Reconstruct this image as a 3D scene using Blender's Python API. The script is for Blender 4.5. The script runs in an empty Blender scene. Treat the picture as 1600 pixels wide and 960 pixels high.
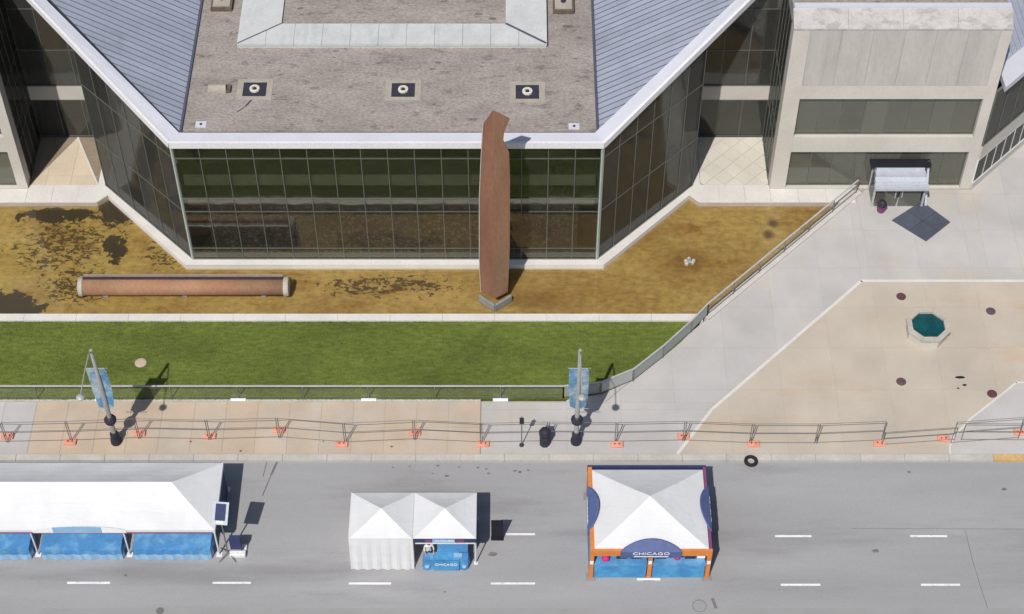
import bpy, math, random
from mathutils import Vector, Matrix
random.seed(7)
R = math.radians
scene = bpy.context.scene
COL = scene.collection

# ------------------------------------------------------------------ camera, sky, sun, exposure
PITCH = R(50.0); H = 81.5; FPX = 2880.0
YC = -H * math.cos(PITCH) / math.sin(PITCH)
cam_d = bpy.data.cameras.new('camera'); cam = bpy.data.objects.new('camera', cam_d); COL.objects.link(cam)
cam.location = (0, YC, H); cam.rotation_euler = (R(90) - PITCH, 0, 0)
cam_d.sensor_width = 36.0; cam_d.lens = 36.0 * FPX / 1600.0
cam_d.clip_start = 0.5; cam_d.clip_end = 3000
scene.camera = cam

SUN_EL, SUN_AZ = R(54.0), R(180 + 22.0)          # azimuth clockwise from +Y
world = bpy.data.worlds.new('World'); scene.world = world; world.use_nodes = True
wn = world.node_tree.nodes; wl = world.node_tree.links
sky = wn.new('ShaderNodeTexSky'); sky.sky_type = 'NISHITA'; sky.sun_disc = False
sky.sun_elevation = SUN_EL; sky.sun_rotation = SUN_AZ; sky.air_density = 1.0; sky.dust_density = 1.5
wl.new(sky.outputs[0], wn['Background'].inputs[0]); wn['Background'].inputs[1].default_value = 0.075
sun_d = bpy.data.lights.new('sun', 'SUN'); sun = bpy.data.objects.new('sun', sun_d); COL.objects.link(sun)
sun_d.energy = 4.0; sun_d.angle = R(0.6); sun_d.color = (1.0, 0.95, 0.87)
to_sun = Vector((math.sin(SUN_AZ) * math.cos(SUN_EL), math.cos(SUN_AZ) * math.cos(SUN_EL), math.sin(SUN_EL)))
sun.rotation_euler = to_sun.to_track_quat('Z', 'Y').to_euler(); sun.location = (-20, -60, 90)
scene.view_settings.view_transform = 'Standard'; scene.view_settings.look = 'None'
scene.view_settings.exposure = 0.0; scene.view_settings.gamma = 1.0
scene.view_settings.use_curve_mapping = False

_s, _c = math.sin(PITCH), math.cos(PITCH)
def G(px, py, z=0.0):
    """point of the level z that was measured at this place of the survey picture"""
    u = (px - 800) / FPX; v = (480 - py) / FPX
    t = (H - z) / (_s - v * _c)
    return Vector((u * t, YC + (_c + v * _s) * t, z))
def zat(py, y):
    v = (480 - py) / FPX; dy = y - YC
    return H + (v * dy * _c - dy * _s) / (_c + v * _s)

# ------------------------------------------------------------------ materials
def _new(name):
    m = bpy.data.materials.new(name); m.use_nodes = True
    nt = m.node_tree; return m, nt.nodes, nt.links, nt.nodes['Principled BSDF']
def _math(n, l, op, a, b=None, c=None):
    x = n.new('ShaderNodeMath'); x.operation = op
    for i, v in enumerate((a, b, c)):
        if v is None: continue
        if isinstance(v, (int, float)): x.inputs[i].default_value = v
        else: l.new(v, x.inputs[i])
    return x.outputs[0]
def _noise(n, l, vec, scale, detail=4, rough=.55, dist=0.0):
    t = n.new('ShaderNodeTexNoise'); t.inputs['Scale'].default_value = scale
    t.inputs['Detail'].default_value = detail; t.inputs['Roughness'].default_value = rough
    t.inputs['Distortion'].default_value = dist
    l.new(vec, t.inputs['Vector']); return t.outputs[0]
def _map(n, l, vec, sc=(1, 1, 1), loc=(0, 0, 0), rz=0):
    m = n.new('ShaderNodeMapping'); m.inputs['Scale'].default_value = sc
    m.inputs['Location'].default_value = loc; m.inputs['Rotation'].default_value = (0, 0, rz)
    l.new(vec, m.inputs['Vector']); return m.outputs[0]
def _range(n, l, v, a, b, c=0.0, d=1.0, smooth=True):
    m = n.new('ShaderNodeMapRange'); m.interpolation_type = 'SMOOTHSTEP' if smooth else 'LINEAR'
    l.new(v, m.inputs['Value'])
    for k, x in zip(('From Min', 'From Max', 'To Min', 'To Max'), (a, b, c, d)): m.inputs[k].default_value = x
    return m.outputs[0]
def _mix(n, l, fac, a, b, mode='MIX'):
    m = n.new('ShaderNodeMix'); m.data_type = 'RGBA'; m.blend_type = mode
    for s, v in ((m.inputs[0], fac), (m.inputs[6], a), (m.inputs[7], b)):
        if isinstance(v, (int, float)): s.default_value = v
        elif isinstance(v, tuple): s.default_value = (*v[:3], 1)
        else: l.new(v, s)
    return m.outputs[2]
def pos(n):
    return n.new('ShaderNodeNewGeometry').outputs['Position']
def MAT(name, col, rough=.8, var=.12, scale=.6, fine=9.0, fvar=.08, bump=.0, bscale=20., metal=0., spec=.3, stretch=(1, 1, 1),
        col2=None, c2lo=.5, c2hi=.7, c2scale=.4, rand=0.0, c2stretch=None):
    m, n, l, p = _new(name)
    v = pos(n); vs = _map(n, l, v, stretch)
    big = _range(n, l, _noise(n, l, vs, scale, 4), .3, .7, 1 - var, 1 + var, False)
    fn = _range(n, l, _noise(n, l, vs, fine, 3), .3, .7, 1 - fvar, 1 + fvar, False)
    k = _math(n, l, 'MULTIPLY', big, fn)
    if rand:
        oi = n.new('ShaderNodeObjectInfo')
        k = _math(n, l, 'MULTIPLY', k, _range(n, l, oi.outputs['Random'], 0, 1, 1 - rand, 1 + rand, False))
    base = col
    if col2:
        v2 = _map(n, l, v, c2stretch or stretch, (13.7, 5.1, 2.2))
        base = _mix(n, l, _range(n, l, _noise(n, l, v2, c2scale, 6, .62), c2lo, c2hi), col, col2)
    cmb = n.new('ShaderNodeCombineColor')
    for i in range(3): l.new(k, cmb.inputs[i])
    l.new(_mix(n, l, 1.0, base, cmb.outputs[0], 'MULTIPLY'), p.inputs['Base Color'])
    p.inputs['Roughness'].default_value = rough; p.inputs['Metallic'].default_value = metal
    p.inputs['Specular IOR Level'].default_value = spec
    if bump:
        b = n.new('ShaderNodeBump'); b.inputs['Strength'].default_value = bump; b.inputs['Distance'].default_value = .05
        l.new(_noise(n, l, vs, bscale, 5), b.inputs['Height']); l.new(b.outputs[0], p.inputs['Normal'])
    return m
def GLASS(name, tint, refl, gcol=(.9, .93, .9), rough=.02, wob=.0, body=None, bodyfac=0.0, fres=1.0):
    """thin architectural pane: sees through with a tint, mirrors the surroundings"""
    m, n, l, p = _new(name); n.remove(p)
    tr = n.new('ShaderNodeBsdfTransparent'); tr.inputs[0].default_value = (*tint, 1)
    gl = n.new('ShaderNodeBsdfGlossy'); gl.inputs[0].default_value = (*gcol, 1); gl.inputs[1].default_value = rough
    if wob:
        b = n.new('ShaderNodeBump'); b.inputs['Strength'].default_value = wob; b.inputs['Distance'].default_value = .03
        ob = n.new('ShaderNodeObjectInfo'); vm = n.new('ShaderNodeVectorMath'); vm.operation = 'ADD'; l.new(pos(n), vm.inputs[0])
        cx_ = n.new('ShaderNodeCombineXYZ'); l.new(_math(n, l, 'MULTIPLY', ob.outputs['Random'], 90.0), cx_.inputs[0]); l.new(cx_.outputs[0], vm.inputs[1])
        l.new(_noise(n, l, vm.outputs[0], .55, 2), b.inputs['Height']); l.new(b.outputs[0], gl.inputs['Normal'])
    lw = n.new('ShaderNodeFresnel'); lw.inputs[0].default_value = 1.5
    fac = _math(n, l, 'MULTIPLY_ADD', lw.outputs[0], fres, refl); fac = _math(n, l, 'MINIMUM', fac, .95)
    mx = n.new('ShaderNodeMixShader'); l.new(fac, mx.inputs[0]); l.new(tr.outputs[0], mx.inputs[1]); l.new(gl.outputs[0], mx.inputs[2])
    out = mx
    if body:
        df = n.new('ShaderNodeBsdfDiffuse'); df.inputs[0].default_value = (*body, 1)
        oi = n.new('ShaderNodeObjectInfo'); m2 = n.new('ShaderNodeMixShader'); l.new(_range(n, l, oi.outputs['Random'], 0, 1, bodyfac * .6, bodyfac * 1.4, False), m2.inputs[0])
        l.new(mx.outputs[0], m2.inputs[1]); l.new(df.outputs[0], m2.inputs[2]); out = m2
    l.new(out.outputs[0], n['Material Output'].inputs[0]); return m

M = {}
M['asphalt'] = MAT('asphalt', (.315, .315, .325), .9, .10, .22, 25, .07, .15, 60, stretch=(.25, 1.6, 1), col2=(.245, .243, .25), c2lo=.48, c2hi=.72, c2scale=.6, c2stretch=(.12, .8, 1))
M['asphalt_pale'] = MAT('asphalt_pale', (.30, .30, .305), .9, .06, .5, 25, .06)
M['paint'] = MAT('paint', (.76, .76, .76), .7, .08, 1.5, 12, .06, col2=(.45, .45, .46), c2lo=.55, c2hi=.72, c2scale=5)
M['tar'] = MAT('tar', (.10, .10, .105), .7, .2, 2, 12, .2)
M['stain'] = MAT('stain', (.16, .155, .155), .8, .2, 3, 14, .2)
M['slab_tan'] = MAT('slab_tan', (.49, .395, .305), .85, .09, .5, 14, .05, rand=.045, col2=(.47, .42, .365), c2lo=.45, c2hi=.7, c2scale=.3)
M['slab_grey'] = MAT('slab_grey', (.45, .435, .43), .85, .09, .35, 14, .05, rand=.03, col2=(.475, .435, .38), c2lo=.5, c2hi=.7, c2scale=.22)
M['slab_beige'] = MAT('slab_beige', (.465, .415, .35), .85, .09, .3, 14, .05, rand=.025, col2=(.47, .365, .27), c2lo=.52, c2hi=.74, c2scale=.3, c2stretch=(.5, 1.6, 1))
M['joint'] = MAT('joint', (.40, .345, .285), .95, .1)
M['kerb'] = MAT('kerb', (.47, .45, .42), .85, .1, 1.0, 9, .08)
M['kerb_yellow'] = MAT('kerb_yellow', (.55, .37, .16), .7, .15, 1.5, 9, .1, col2=(.45, .40, .33), c2lo=.55, c2hi=.75, c2scale=2)
M['white_stone'] = MAT('white_stone', (.62, .60, .575), .7, .06, .7, 9, .06, col2=(.58, .53, .48), c2lo=.6, c2hi=.85, c2scale=1.1)
M['concrete'] = MAT('concrete', (.525, .50, .46), .85, .07, .5, 7, .05, .1, 15)
M['concrete_streak'] = MAT('concrete_streak', (.455, .44, .42), .85, .05, .9, 7, .05, .1, 15, stretch=(1, 1, .3), col2=(.405, .388, .372), c2lo=.42, c2hi=.72, c2scale=.8, c2stretch=(1.4, 1, .14))
M['concrete_stained'] = MAT('concrete_stained', (.44, .425, .42), .85, .10, 1.2, 7, .08, .2, 6, col2=(.34, .325, .32), c2lo=.5, c2hi=.62, c2scale=1.6, c2stretch=(.6, 1, 1.2))
M['wall_grey'] = MAT('wall_grey', (.52, .50, .48), .85, .08, 1, 9, .06)
M['fascia'] = MAT('fascia', (.56, .57, .64), .45, .04, .8, 9, .03, spec=.4)
M['eave_white'] = MAT('eave_white', (.70, .70, .73), .45, .03, .8)
M['joint_grey'] = MAT('joint_grey', (.38, .36, .345), .95, .08)
M['screen_frame'] = MAT('screen_frame', (.44, .48, .53), .5, .08, 2)
M['metal_roof'] = MAT('metal_roof', (.40, .43, .52), .45, .07, .5, 6, .04, metal=.25, spec=.4, rand=.05, col2=(.34, .36, .43), c2lo=.5, c2hi=.75, c2scale=.5)
M['seam'] = MAT('seam', (.11, .12, .17), .5, .1, 1, 6, .1, metal=.3)
M['curb_metal'] = MAT('curb_metal', (.53, .545, .545), .5, .07, .7, 6, .05, col2=(.46, .49, .50), c2lo=.5, c2hi=.7, c2scale=1.2, c2stretch=(1, .3, 1))
M['ballast'] = MAT('ballast', (.305, .268, .247), .95, .14, .5, 7, .24, .6, 9, stretch=(.8, 1.5, 1), col2=(.15, .132, .127), c2lo=.53, c2hi=.74, c2scale=1.5, c2stretch=(.7, 1.3, 1))
M['roof_pad'] = MAT('roof_pad', (.36, .33, .28), .9, .1, 2, 9, .1)
M['pit'] = MAT('pit', (.035, .034, .05), .8, .2, 3, 9, .2)
M['drain_ring'] = MAT('drain_ring', (.62, .60, .53), .7, .1, 4)
M['brown_metal'] = MAT('brown_metal', (.13, .10, .08), .8, .25, 3, 10, .2)
M['mullion'] = MAT('mullion', (.15, .165, .15), .5, .1, 2, metal=.2)
M['corner_post'] = MAT('corner_post', (.50, .58, .54), .45, .06, 2, metal=.1)
M['glass'] = GLASS('glass', (.775, .775, .745), .0, (.82, .82, .78), .03, .40, (.10, .10, .09), .07, .62)
M['glass_dark'] = GLASS('glass_dark', (.66, .67, .66), .02, (.66, .68, .66), .05, .35, (.135, .135, .128), .24, .6)
M['glass_tower'] = GLASS('glass_tower', (.76, .77, .74), .02, (.85, .85, .80), .03, .3, (.27, .275, .24), .28, .6)
M['rail_glass'] = GLASS('rail_glass', (.80, .85, .83), .04, (.9, .95, .93), .05, 0, (.55, .585, .565), .50)
M['clear_glass'] = GLASS('clear_glass', (.985, .99, .985), .0, (.9, .95, .93), .05, 0, (.45, .50, .48), .01, .1)
M['rail_metal'] = MAT('rail_metal', (.50, .51, .51), .45, .06, 2, metal=.2)
M['slab_edge'] = MAT('slab_edge', (.56, .57, .47), .8, .10, .7, 8, .06)
M['interior'] = MAT('interior', (.055, .055, .052), .9, .15, .6)
M['interior_floor'] = MAT('interior_floor', (.12, .11, .09), .7, .15, .6)
M['blind'] = MAT('blind', (.20, .19, .15), .9, .08, .5)
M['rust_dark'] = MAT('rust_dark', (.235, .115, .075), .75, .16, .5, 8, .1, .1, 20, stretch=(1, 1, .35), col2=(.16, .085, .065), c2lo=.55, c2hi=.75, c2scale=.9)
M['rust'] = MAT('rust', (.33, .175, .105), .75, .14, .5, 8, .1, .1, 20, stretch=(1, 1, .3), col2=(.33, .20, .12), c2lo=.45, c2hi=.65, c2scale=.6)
M['steel_grey'] = MAT('steel_grey', (.30, .32, .34), .5, .12, 2, metal=.3)
M['end_cap'] = MAT('end_cap', (.44, .41, .36), .7, .12, 2)
M['white_vinyl'] = MAT('white_vinyl', (.585, .595, .61), .55, .025, .8, 5, .015, .08, 1.5, spec=.35)
def vinyl_material():
    m, n, l, p = _new('white_vinyl_cloth'); v = pos(n)
    a = _noise(n, l, _map(n, l, v, (1, .45, 1), (0, 0, 0), .5), 1.1, 4, .55, .5); c = _noise(n, l, _map(n, l, v, (.4, 1.2, 1), (3, 7, 0), -.6), 1.7, 3, .5, .8)
    hgt = _math(n, l, 'ADD', a, c); k = _range(n, l, a, .3, .72, .95, 1.02, False)
    cmb = n.new('ShaderNodeCombineColor')
    for i_ in range(3): l.new(k, cmb.inputs[i_])
    l.new(_mix(n, l, 1.0, (.81, .82, .84), cmb.outputs[0], 'MULTIPLY'), p.inputs['Base Color']); p.inputs['Roughness'].default_value = .6
    b = n.new('ShaderNodeBump'); b.inputs['Strength'].default_value = .20; b.inputs['Distance'].default_value = .12
    l.new(hgt, b.inputs['Height']); l.new(b.outputs[0], p.inputs['Normal'])
    tr = n.new('ShaderNodeBsdfTranslucent'); tr.inputs[0].default_value = (.86, .88, .90, 1)
    mx = n.new('ShaderNodeMixShader'); mx.inputs[0].default_value = .24; l.new(p.outputs[0], mx.inputs[1]); l.new(tr.outputs[0], mx.inputs[2]); l.new(mx.outputs[0], n['Material Output'].inputs[0])
    return m
M['white_vinyl'] = vinyl_material()
M['navy'] = MAT('navy', (.035, .045, .12), .7, .1, 2)
M['purple_print'] = MAT('purple_print', (.20, .06, .16), .7, .1, 2)
M['sky_blue'] = MAT('sky_blue', (.085, .32, .58), .65, .12, 1.2, 6, .06, col2=(.06, .25, .52), c2lo=.45, c2hi=.6, c2scale=1.2)
M['blue_cloth'] = MAT('blue_cloth', (.07, .235, .50), .7, .12, 1.2, 6, .08, col2=(.14, .34, .58), c2lo=.45, c2hi=.65, c2scale=.9)
M['pale_blue'] = MAT('pale_blue', (.26, .45, .66), .7, .10, 1.2, 6, .06)
M['royal'] = MAT('royal', (.085, .115, .26), .65, .1, 1.5)
M['orange'] = MAT('orange', (.62, .22, .06), .65, .10, 1.5, 6, .06)
M['foot_orange'] = MAT('foot_orange', (.72, .30, .21), .7, .15, 3)
M['print_white'] = MAT('print_white', (.80, .82, .84), .6, .04, 2)
M['white_metal'] = MAT('white_metal', (.70, .71, .72), .5, .05, 2)
M['fence_steel'] = MAT('fence_steel', (.22, .21, .21), .5, .1, 3, metal=.4)
M['black'] = MAT('black', (.012, .012, .02), .7, .2, 3)
M['rubber'] = MAT('rubber', (.018, .018, .02), .85, .2, 5)
M['pole'] = MAT('pole', (.40, .41, .40), .5, .1, 2, metal=.2)
M['dark_iron'] = MAT('dark_iron', (.03, .028, .045), .6, .2, 3)
M['banner_blue'] = MAT('banner_blue', (.11, .24, .40), .7, .2, .9, 5, .1, col2=(.38, .45, .47), c2lo=.42, c2hi=.60, c2scale=.9)
M['teal'] = MAT('teal', (.006, .065, .075), .35, .25, 1.4, 6, .15)
M['red_disc'] = MAT('red_disc', (.11, .045, .05), .8, .2, 3)
M['plum_disc'] = MAT('plum_disc', (.115, .07, .085), .8, .2, 3)
M['slate'] = MAT('slate', (.075, .085, .115), .6, .12, 1.2, 9, .08, rand=.1)
M['canopy_metal'] = MAT('canopy_metal', (.55, .60, .66), .4, .06, 1.5, metal=.2)
M['canopy_mid'] = MAT('canopy_mid', (.40, .42, .48), .5, .08, 1.5)
M['soil'] = MAT('soil', (.112, .145, .028), .95, .26, .30, 4, .25, stretch=(.45, 1.3, 1))
M['grass'] = MAT('grass', (.140, .172, .036), .8, .28, .30, 3.5, .24, stretch=(.45, 1.3, 1), col2=(.23, .27, .075), c2lo=.57, c2hi=.70, c2scale=1.3, c2stretch=(.6, 1.0, 1))
M['terrace_tile'] = MAT('terrace_tile', (.58, .55, .49), .8, .07, .5, 9, .05, rand=.04)
M['terrace_tan'] = MAT('terrace_tan', (.58, .49, .38), .8, .08, .5, 9, .05, rand=.04)
M['terrace_brown'] = MAT('terrace_brown', (.25, .205, .155), .85, .12, .7, 9, .06, rand=.05)
M['gravel_light'] = MAT('gravel_light', (.30, .29, .28), .9, .2, 2)
M['skin'] = MAT('skin', (.42, .24, .17), .6, .05, 5)
M['hair_dark'] = MAT('hair_dark', (.02, .015, .012), .7, .2, 8)
M['shirt_white'] = MAT('shirt_white', (.62, .64, .66), .8, .05, 5)
M['magenta'] = MAT('magenta', (.52, .03, .17), .7, .08, 5)
M['trousers'] = MAT('trousers', (.03, .035, .06), .85, .1, 5)

def pool_material():
    m, n, l, p = _new('pool_algae'); v = pos(n)
    big = _noise(n, l, _map(n, l, v, (.7, 1, 1)), .22, 5, .6)
    base = _mix(n, l, _range(n, l, big, .36, .64), (.305, .205, .075), (.385, .285, .11))
    base = _mix(n, l, _range(n, l, _noise(n, l, _map(n, l, v, (.5, 1.3, 1), (4, 9, 0)), .7, 6, .65), .5, .72), base, (.26, .145, .045))
    # yellow-green algae left and beside the building foot
    sx = n.new('ShaderNodeSeparateXYZ'); l.new(v, sx.inputs[0])
    g = _math(n, l, 'MULTIPLY', _range(n, l, sx.outputs[0], -14, -26), _range(n, l, _noise(n, l, v, .35, 3), .4, .65))
    base = _mix(n, l, _math(n, l, 'MULTIPLY', g, .7), base, (.40, .31, .10))
    fine = _range(n, l, _noise(n, l, _map(n, l, v, (.8, 1.2, 1)), 2.6, 6, .65), .35, .7, .74, 1.2, False)
    cmb = n.new('ShaderNodeCombineColor')
    for i in range(3): l.new(fine, cmb.inputs[i])
    base = _mix(n, l, 1.0, base, cmb.outputs[0], 'MULTIPLY')
    def blob(cx, cy, rx, ry):
        q = _map(n, l, v, (1 / rx, 1 / ry, 0), (-cx / rx, -cy / ry, 0))
        d = n.new('ShaderNodeVectorMath'); d.operation = 'LENGTH'; l.new(q, d.inputs[0])
        return _range(n, l, d.outputs['Value'], 1.25, .25)
    def mx(a, b): return _math(n, l, 'MAXIMUM', a, b)
    # large peeled patches
    coarse = _noise(n, l, v, 1.2, 7, .68, .5)
    z1 = mx(mx(blob(-23.9, 7.8, 1.6, 1.5), blob(-23.6, 5.0, 1.0, 1.9)), mx(blob(-29.0, .4, 2.4, 1.5), blob(-27.6, 7.6, 3.2, .9)))
    m1 = _range(n, l, _math(n, l, 'ADD', coarse, _math(n, l, 'MULTIPLY', z1, .36)), .69, .725)
    # crumbly flakes
    fl = _noise(n, l, _map(n, l, v, (.75, 1.25, 1)), 3.0, 5, .68, .7)
    z2 = mx(mx(blob(-7.2, 1.9, 6.8, 1.4), blob(-27, 5.2, 4.5, 3.6)), mx(blob(-25.5, 2.0, 3.5, 2.4), blob(-20.5, 5.0, 2.5, 2.4)))
    m2 = _range(n, l, _math(n, l, 'ADD', fl, _math(n, l, 'MULTIPLY', z2, .28)), .75, .79)
    # spots on the right-hand side
    z3 = mx(blob(15.75, 6.9, .42, .38), blob(15.35, 6.0, .42, .45))
    z4 = mx(blob(10.5, 3.9, 1.5, 1.1), blob(1.4, .8, 1.9, .8))
    base = _mix(n, l, _math(n, l, 'MULTIPLY', z4, .45), base, (.16, .085, .03))
    base = _mix(n, l, _math(n, l, 'MULTIPLY', z3, .85), base, (.07, .035, .012))
    base = _mix(n, l, m2, base, (.10, .068, .035)); base = _mix(n, l, m1, base, (.058, .047, .03))
    # pale fragments by the steel column
    z5 = blob(-4.5, 1.1, 4.0, 1.1)
    m5 = _range(n, l, _math(n, l, 'ADD', _noise(n, l, v, 1.7, 3, .5), _math(n, l, 'MULTIPLY', z5, .2)), .72, .76)
    base = _mix(n, l, _math(n, l, 'MULTIPLY', m5, .55), base, (.42, .30, .13))
    l.new(base, p.inputs['Base Color']); p.inputs['Roughness'].default_value = .85; p.inputs['Specular IOR Level'].default_value = .2
    b = n.new('ShaderNodeBump'); b.inputs['Strength'].default_value = .4; b.inputs['Distance'].default_value = .06
    l.new(fl, b.inputs['Height']); l.new(b.outputs[0], p.inputs['Normal'])
    return m
M['pool_algae'] = pool_material()
M['water'] = GLASS('water', (.93, .92, .86), .0, (1, 1, 1), .06, .0)
def reflection_material():  # cell pattern painting the pool algae mirrored in the front glass
    m, n, l, p = _new('cobble_wall'); v = pos(n)
    vo = n.new('ShaderNodeTexVoronoi'); vo.feature = 'F1'; vo.inputs['Scale'].default_value = 3.6; l.new(v, vo.inputs['Vector'])
    ve = n.new('ShaderNodeTexVoronoi'); ve.feature = 'DISTANCE_TO_EDGE'; ve.inputs['Scale'].default_value = 3.6; l.new(v, ve.inputs['Vector'])
    sp = n.new('ShaderNodeSeparateColor'); l.new(vo.outputs['Color'], sp.inputs[0])
    c = _mix(n, l, sp.outputs[0], (.27, .22, .21), (.60, .52, .51))
    c = _mix(n, l, _range(n, l, ve.outputs['Distance'], .0, .16), (.17, .14, .13), c)
    l.new(c, p.inputs['Base Color']); p.inputs['Roughness'].default_value = .9
    return m
M['cobble'] = reflection_material()

# ------------------------------------------------------------------ mesh helpers
def wloc(o):
    v = Vector((0, 0, 0))
    while o: v += o.location; o = o.parent
    return v
class MB:
    def __init__(s): s.v = []; s.f = []; s.mi = []
    def add(s, vs, fs, mi=0):
        b = len(s.v); s.v += [tuple(x) for x in vs]; s.f += [tuple(b + i for i in f) for f in fs]; s.mi += [mi] * len(fs); return s
    def box(s, x0, x1, y0, y1, z0, z1, mi=0):
        x0, x1 = sorted((x0, x1)); y0, y1 = sorted((y0, y1)); z0, z1 = sorted((z0, z1))
        return s.add([(x0, y0, z0), (x1, y0, z0), (x1, y1, z0), (x0, y1, z0), (x0, y0, z1), (x1, y0, z1), (x1, y1, z1), (x0, y1, z1)],
              [(0, 3, 2, 1), (4, 5, 6, 7), (0, 1, 5, 4), (1, 2, 6, 5), (2, 3, 7, 6), (3, 0, 4, 7)], mi)
    def prism(s, poly, z0, z1, mi=0):
        a = sum(poly[i][0] * poly[(i + 1) % len(poly)][1] - poly[(i + 1) % len(poly)][0] * poly[i][1] for i in range(len(poly)))
        if a < 0: poly = poly[::-1]
        n = len(poly)
        zz0 = z0 if isinstance(z0, (list, tuple)) else [z0] * n
        zz1 = z1 if isinstance(z1, (list, tuple)) else [z1] * n
        if a < 0: zz0 = list(zz0)[::-1]; zz1 = list(zz1)[::-1]
        vs = [(p[0], p[1], z) for p, z in zip(poly, zz0)] + [(p[0], p[1], z) for p, z in zip(poly, zz1)]
        return s.add(vs, [tuple(range(n))[::-1], tuple(range(n, 2 * n))] + [(i, (i + 1) % n, n + (i + 1) % n, n + i) for i in range(n)], mi)
    def bar(s, p, q, w, h, up=(0, 0, 1), mi=0):
        p, q = Vector(p), Vector(q); d = (q - p).normalized(); up = Vector(up)
        if abs(d.dot(up)) > .98: up = Vector((0, 1, 0))
        a = d.cross(up).normalized(); b = a.cross(d)
        vs = [c + a * (sx * w / 2) + b * (sz * h / 2) for c in (p, q) for sx, sz in ((-1, -1), (1, -1), (1, 1), (-1, 1))]
        return s.add(vs, [(0, 1, 2, 3), (7, 6, 5, 4), (0, 4, 5, 1), (1, 5, 6, 2), (2, 6, 7, 3), (3, 7, 4, 0)], mi)
    def tube(s, pts, r, n=8, mi=0):
        pts = [Vector(p) for p in pts]; rs = r if isinstance(r, (list, tuple)) else [r] * len(pts); vs = []
        for i, p in enumerate(pts):
            d = (pts[min(i + 1, len(pts) - 1)] - pts[max(i - 1, 0)]).normalized()
            up = Vector((0, 0, 1)) if abs(d.z) < .9 else Vector((0, 1, 0))
            a = d.cross(up).normalized(); b = a.cross(d)
            vs += [p + (a * math.cos(2 * math.pi * k / n) + b * math.sin(2 * math.pi * k / n)) * rs[i] for k in range(n)]
        fs = [(i * n + k, i * n + (k + 1) % n, (i + 1) * n + (k + 1) % n, (i + 1) * n + k) for i in range(len(pts) - 1) for k in range(n)]
        fs += [tuple(range(n))[::-1], tuple(range((len(pts) - 1) * n, len(pts) * n))]
        return s.add(vs, fs, mi)
    def lathe(s, c, prof, n=16, ph=0, mi=0):
        c = Vector(c); vs = [c + Vector((r * math.cos(2 * math.pi * k / n + ph), r * math.sin(2 * math.pi * k / n + ph), z)) for r, z in prof for k in range(n)]
        fs = [(i * n + k, i * n + (k + 1) % n, (i + 1) * n + (k + 1) % n, (i + 1) * n + k) for i in range(len(prof) - 1) for k in range(n)]
        fs += [tuple(range(n))[::-1], tuple(range((len(prof) - 1) * n, len(prof) * n))]
        return s.add(vs, fs, mi)
    def build(s, name, mat, parent=None, smooth=False, base=True):
        off = wloc(parent) if parent else None
        if off is None:
            xs = [v[0] for v in s.v]; ys = [v[1] for v in s.v]
            off = Vector(((min(xs) + max(xs)) / 2, (min(ys) + max(ys)) / 2, min(v[2] for v in s.v)))
        me = bpy.data.meshes.new(name); me.from_pydata([(v[0] - off.x, v[1] - off.y, v[2] - off.z) for v in s.v], [], s.f)
        for x in (mat if isinstance(mat, (list, tuple)) else [mat]): me.materials.append(M[x] if isinstance(x, str) else x)
        for p, i in zip(me.polygons, s.mi): p.material_index = i; p.use_smooth = smooth
        me.update()
        o = bpy.data.objects.new(name, me); COL.objects.link(o)
        if parent: o.parent = parent
        else: o.location = off
        return o
def tag(o, label, cat, group=None):
    o['label'] = label; o['category'] = cat
    if group: o['group'] = group
    return o
def struct(o, kind='structure'): o['kind'] = kind; return o
def thing(name, label, cat, loc, group=None):
    o = bpy.data.objects.new(name, None); o.empty_display_size = .3; COL.objects.link(o); o.location = loc
    return tag(o, label, cat, group)
def bevel(o, w, seg=2):
    b = o.modifiers.new('bevel', 'BEVEL'); b.width = w; b.segments = seg; b.limit_method = 'ANGLE'; return o
def clip(poly, q):
    """clip polygon to convex polygon q (counter-clockwise)"""
    a = sum(q[i][0] * q[(i + 1) % len(q)][1] - q[(i + 1) % len(q)][0] * q[i][1] for i in range(len(q)))
    if a < 0: q = q[::-1]
    for i in range(len(q)):
        (ax, ay), (bx, by) = q[i], q[(i + 1) % len(q)]
        def sd(p): return (bx - ax) * (p[1] - ay) - (by - ay) * (p[0] - ax)
        out = []
        for j in range(len(poly)):
            p, r = poly[j], poly[(j + 1) % len(poly)]; sp, sr = sd(p), sd(r)
            if sp >= 0: out.append(p)
            if (sp >= 0) != (sr >= 0):
                t = sp / (sp - sr); out.append((p[0] + (r[0] - p[0]) * t, p[1] + (r[1] - p[1]) * t))
        poly = out
        if len(poly) < 3: return []
    return poly
def parea(p): return abs(sum(p[i][0] * p[(i + 1) % len(p)][1] - p[(i + 1) % len(p)][0] * p[i][1] for i in range(len(p)))) / 2
def tiles(name, region, step, gap, z0, z1, mat, parent, rot=0.0, org=(0, 0), minarea=.03):
    ca, sa = math.cos(rot), math.sin(rot); sx, sy = step if isinstance(step, tuple) else (step, step)
    rr = [((x - org[0]) * ca + (y - org[1]) * sa, -(x - org[0]) * sa + (y - org[1]) * ca) for x, y in region]
    i0, i1 = math.floor(min(p[0] for p in rr) / sx), math.ceil(max(p[0] for p in rr) / sx)
    j0, j1 = math.floor(min(p[1] for p in rr) / sy), math.ceil(max(p[1] for p in rr) / sy)
    for i in range(i0, i1):
        for j in range(j0, j1):
            q = [(i * sx + gap / 2, j * sy + gap / 2), ((i + 1) * sx - gap / 2, j * sy + gap / 2), ((i + 1) * sx - gap / 2, (j + 1) * sy - gap / 2), (i * sx + gap / 2, (j + 1) * sy - gap / 2)]
            q = clip(q, rr)
            if len(q) < 3 or parea(q) < minarea: continue
            q = [(org[0] + x * ca - y * sa, org[1] + x * sa + y * ca) for x, y in q]
            MB().prism(q, z0, z1 + random.uniform(-.002, .002)).build(name, mat, parent)
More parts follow.
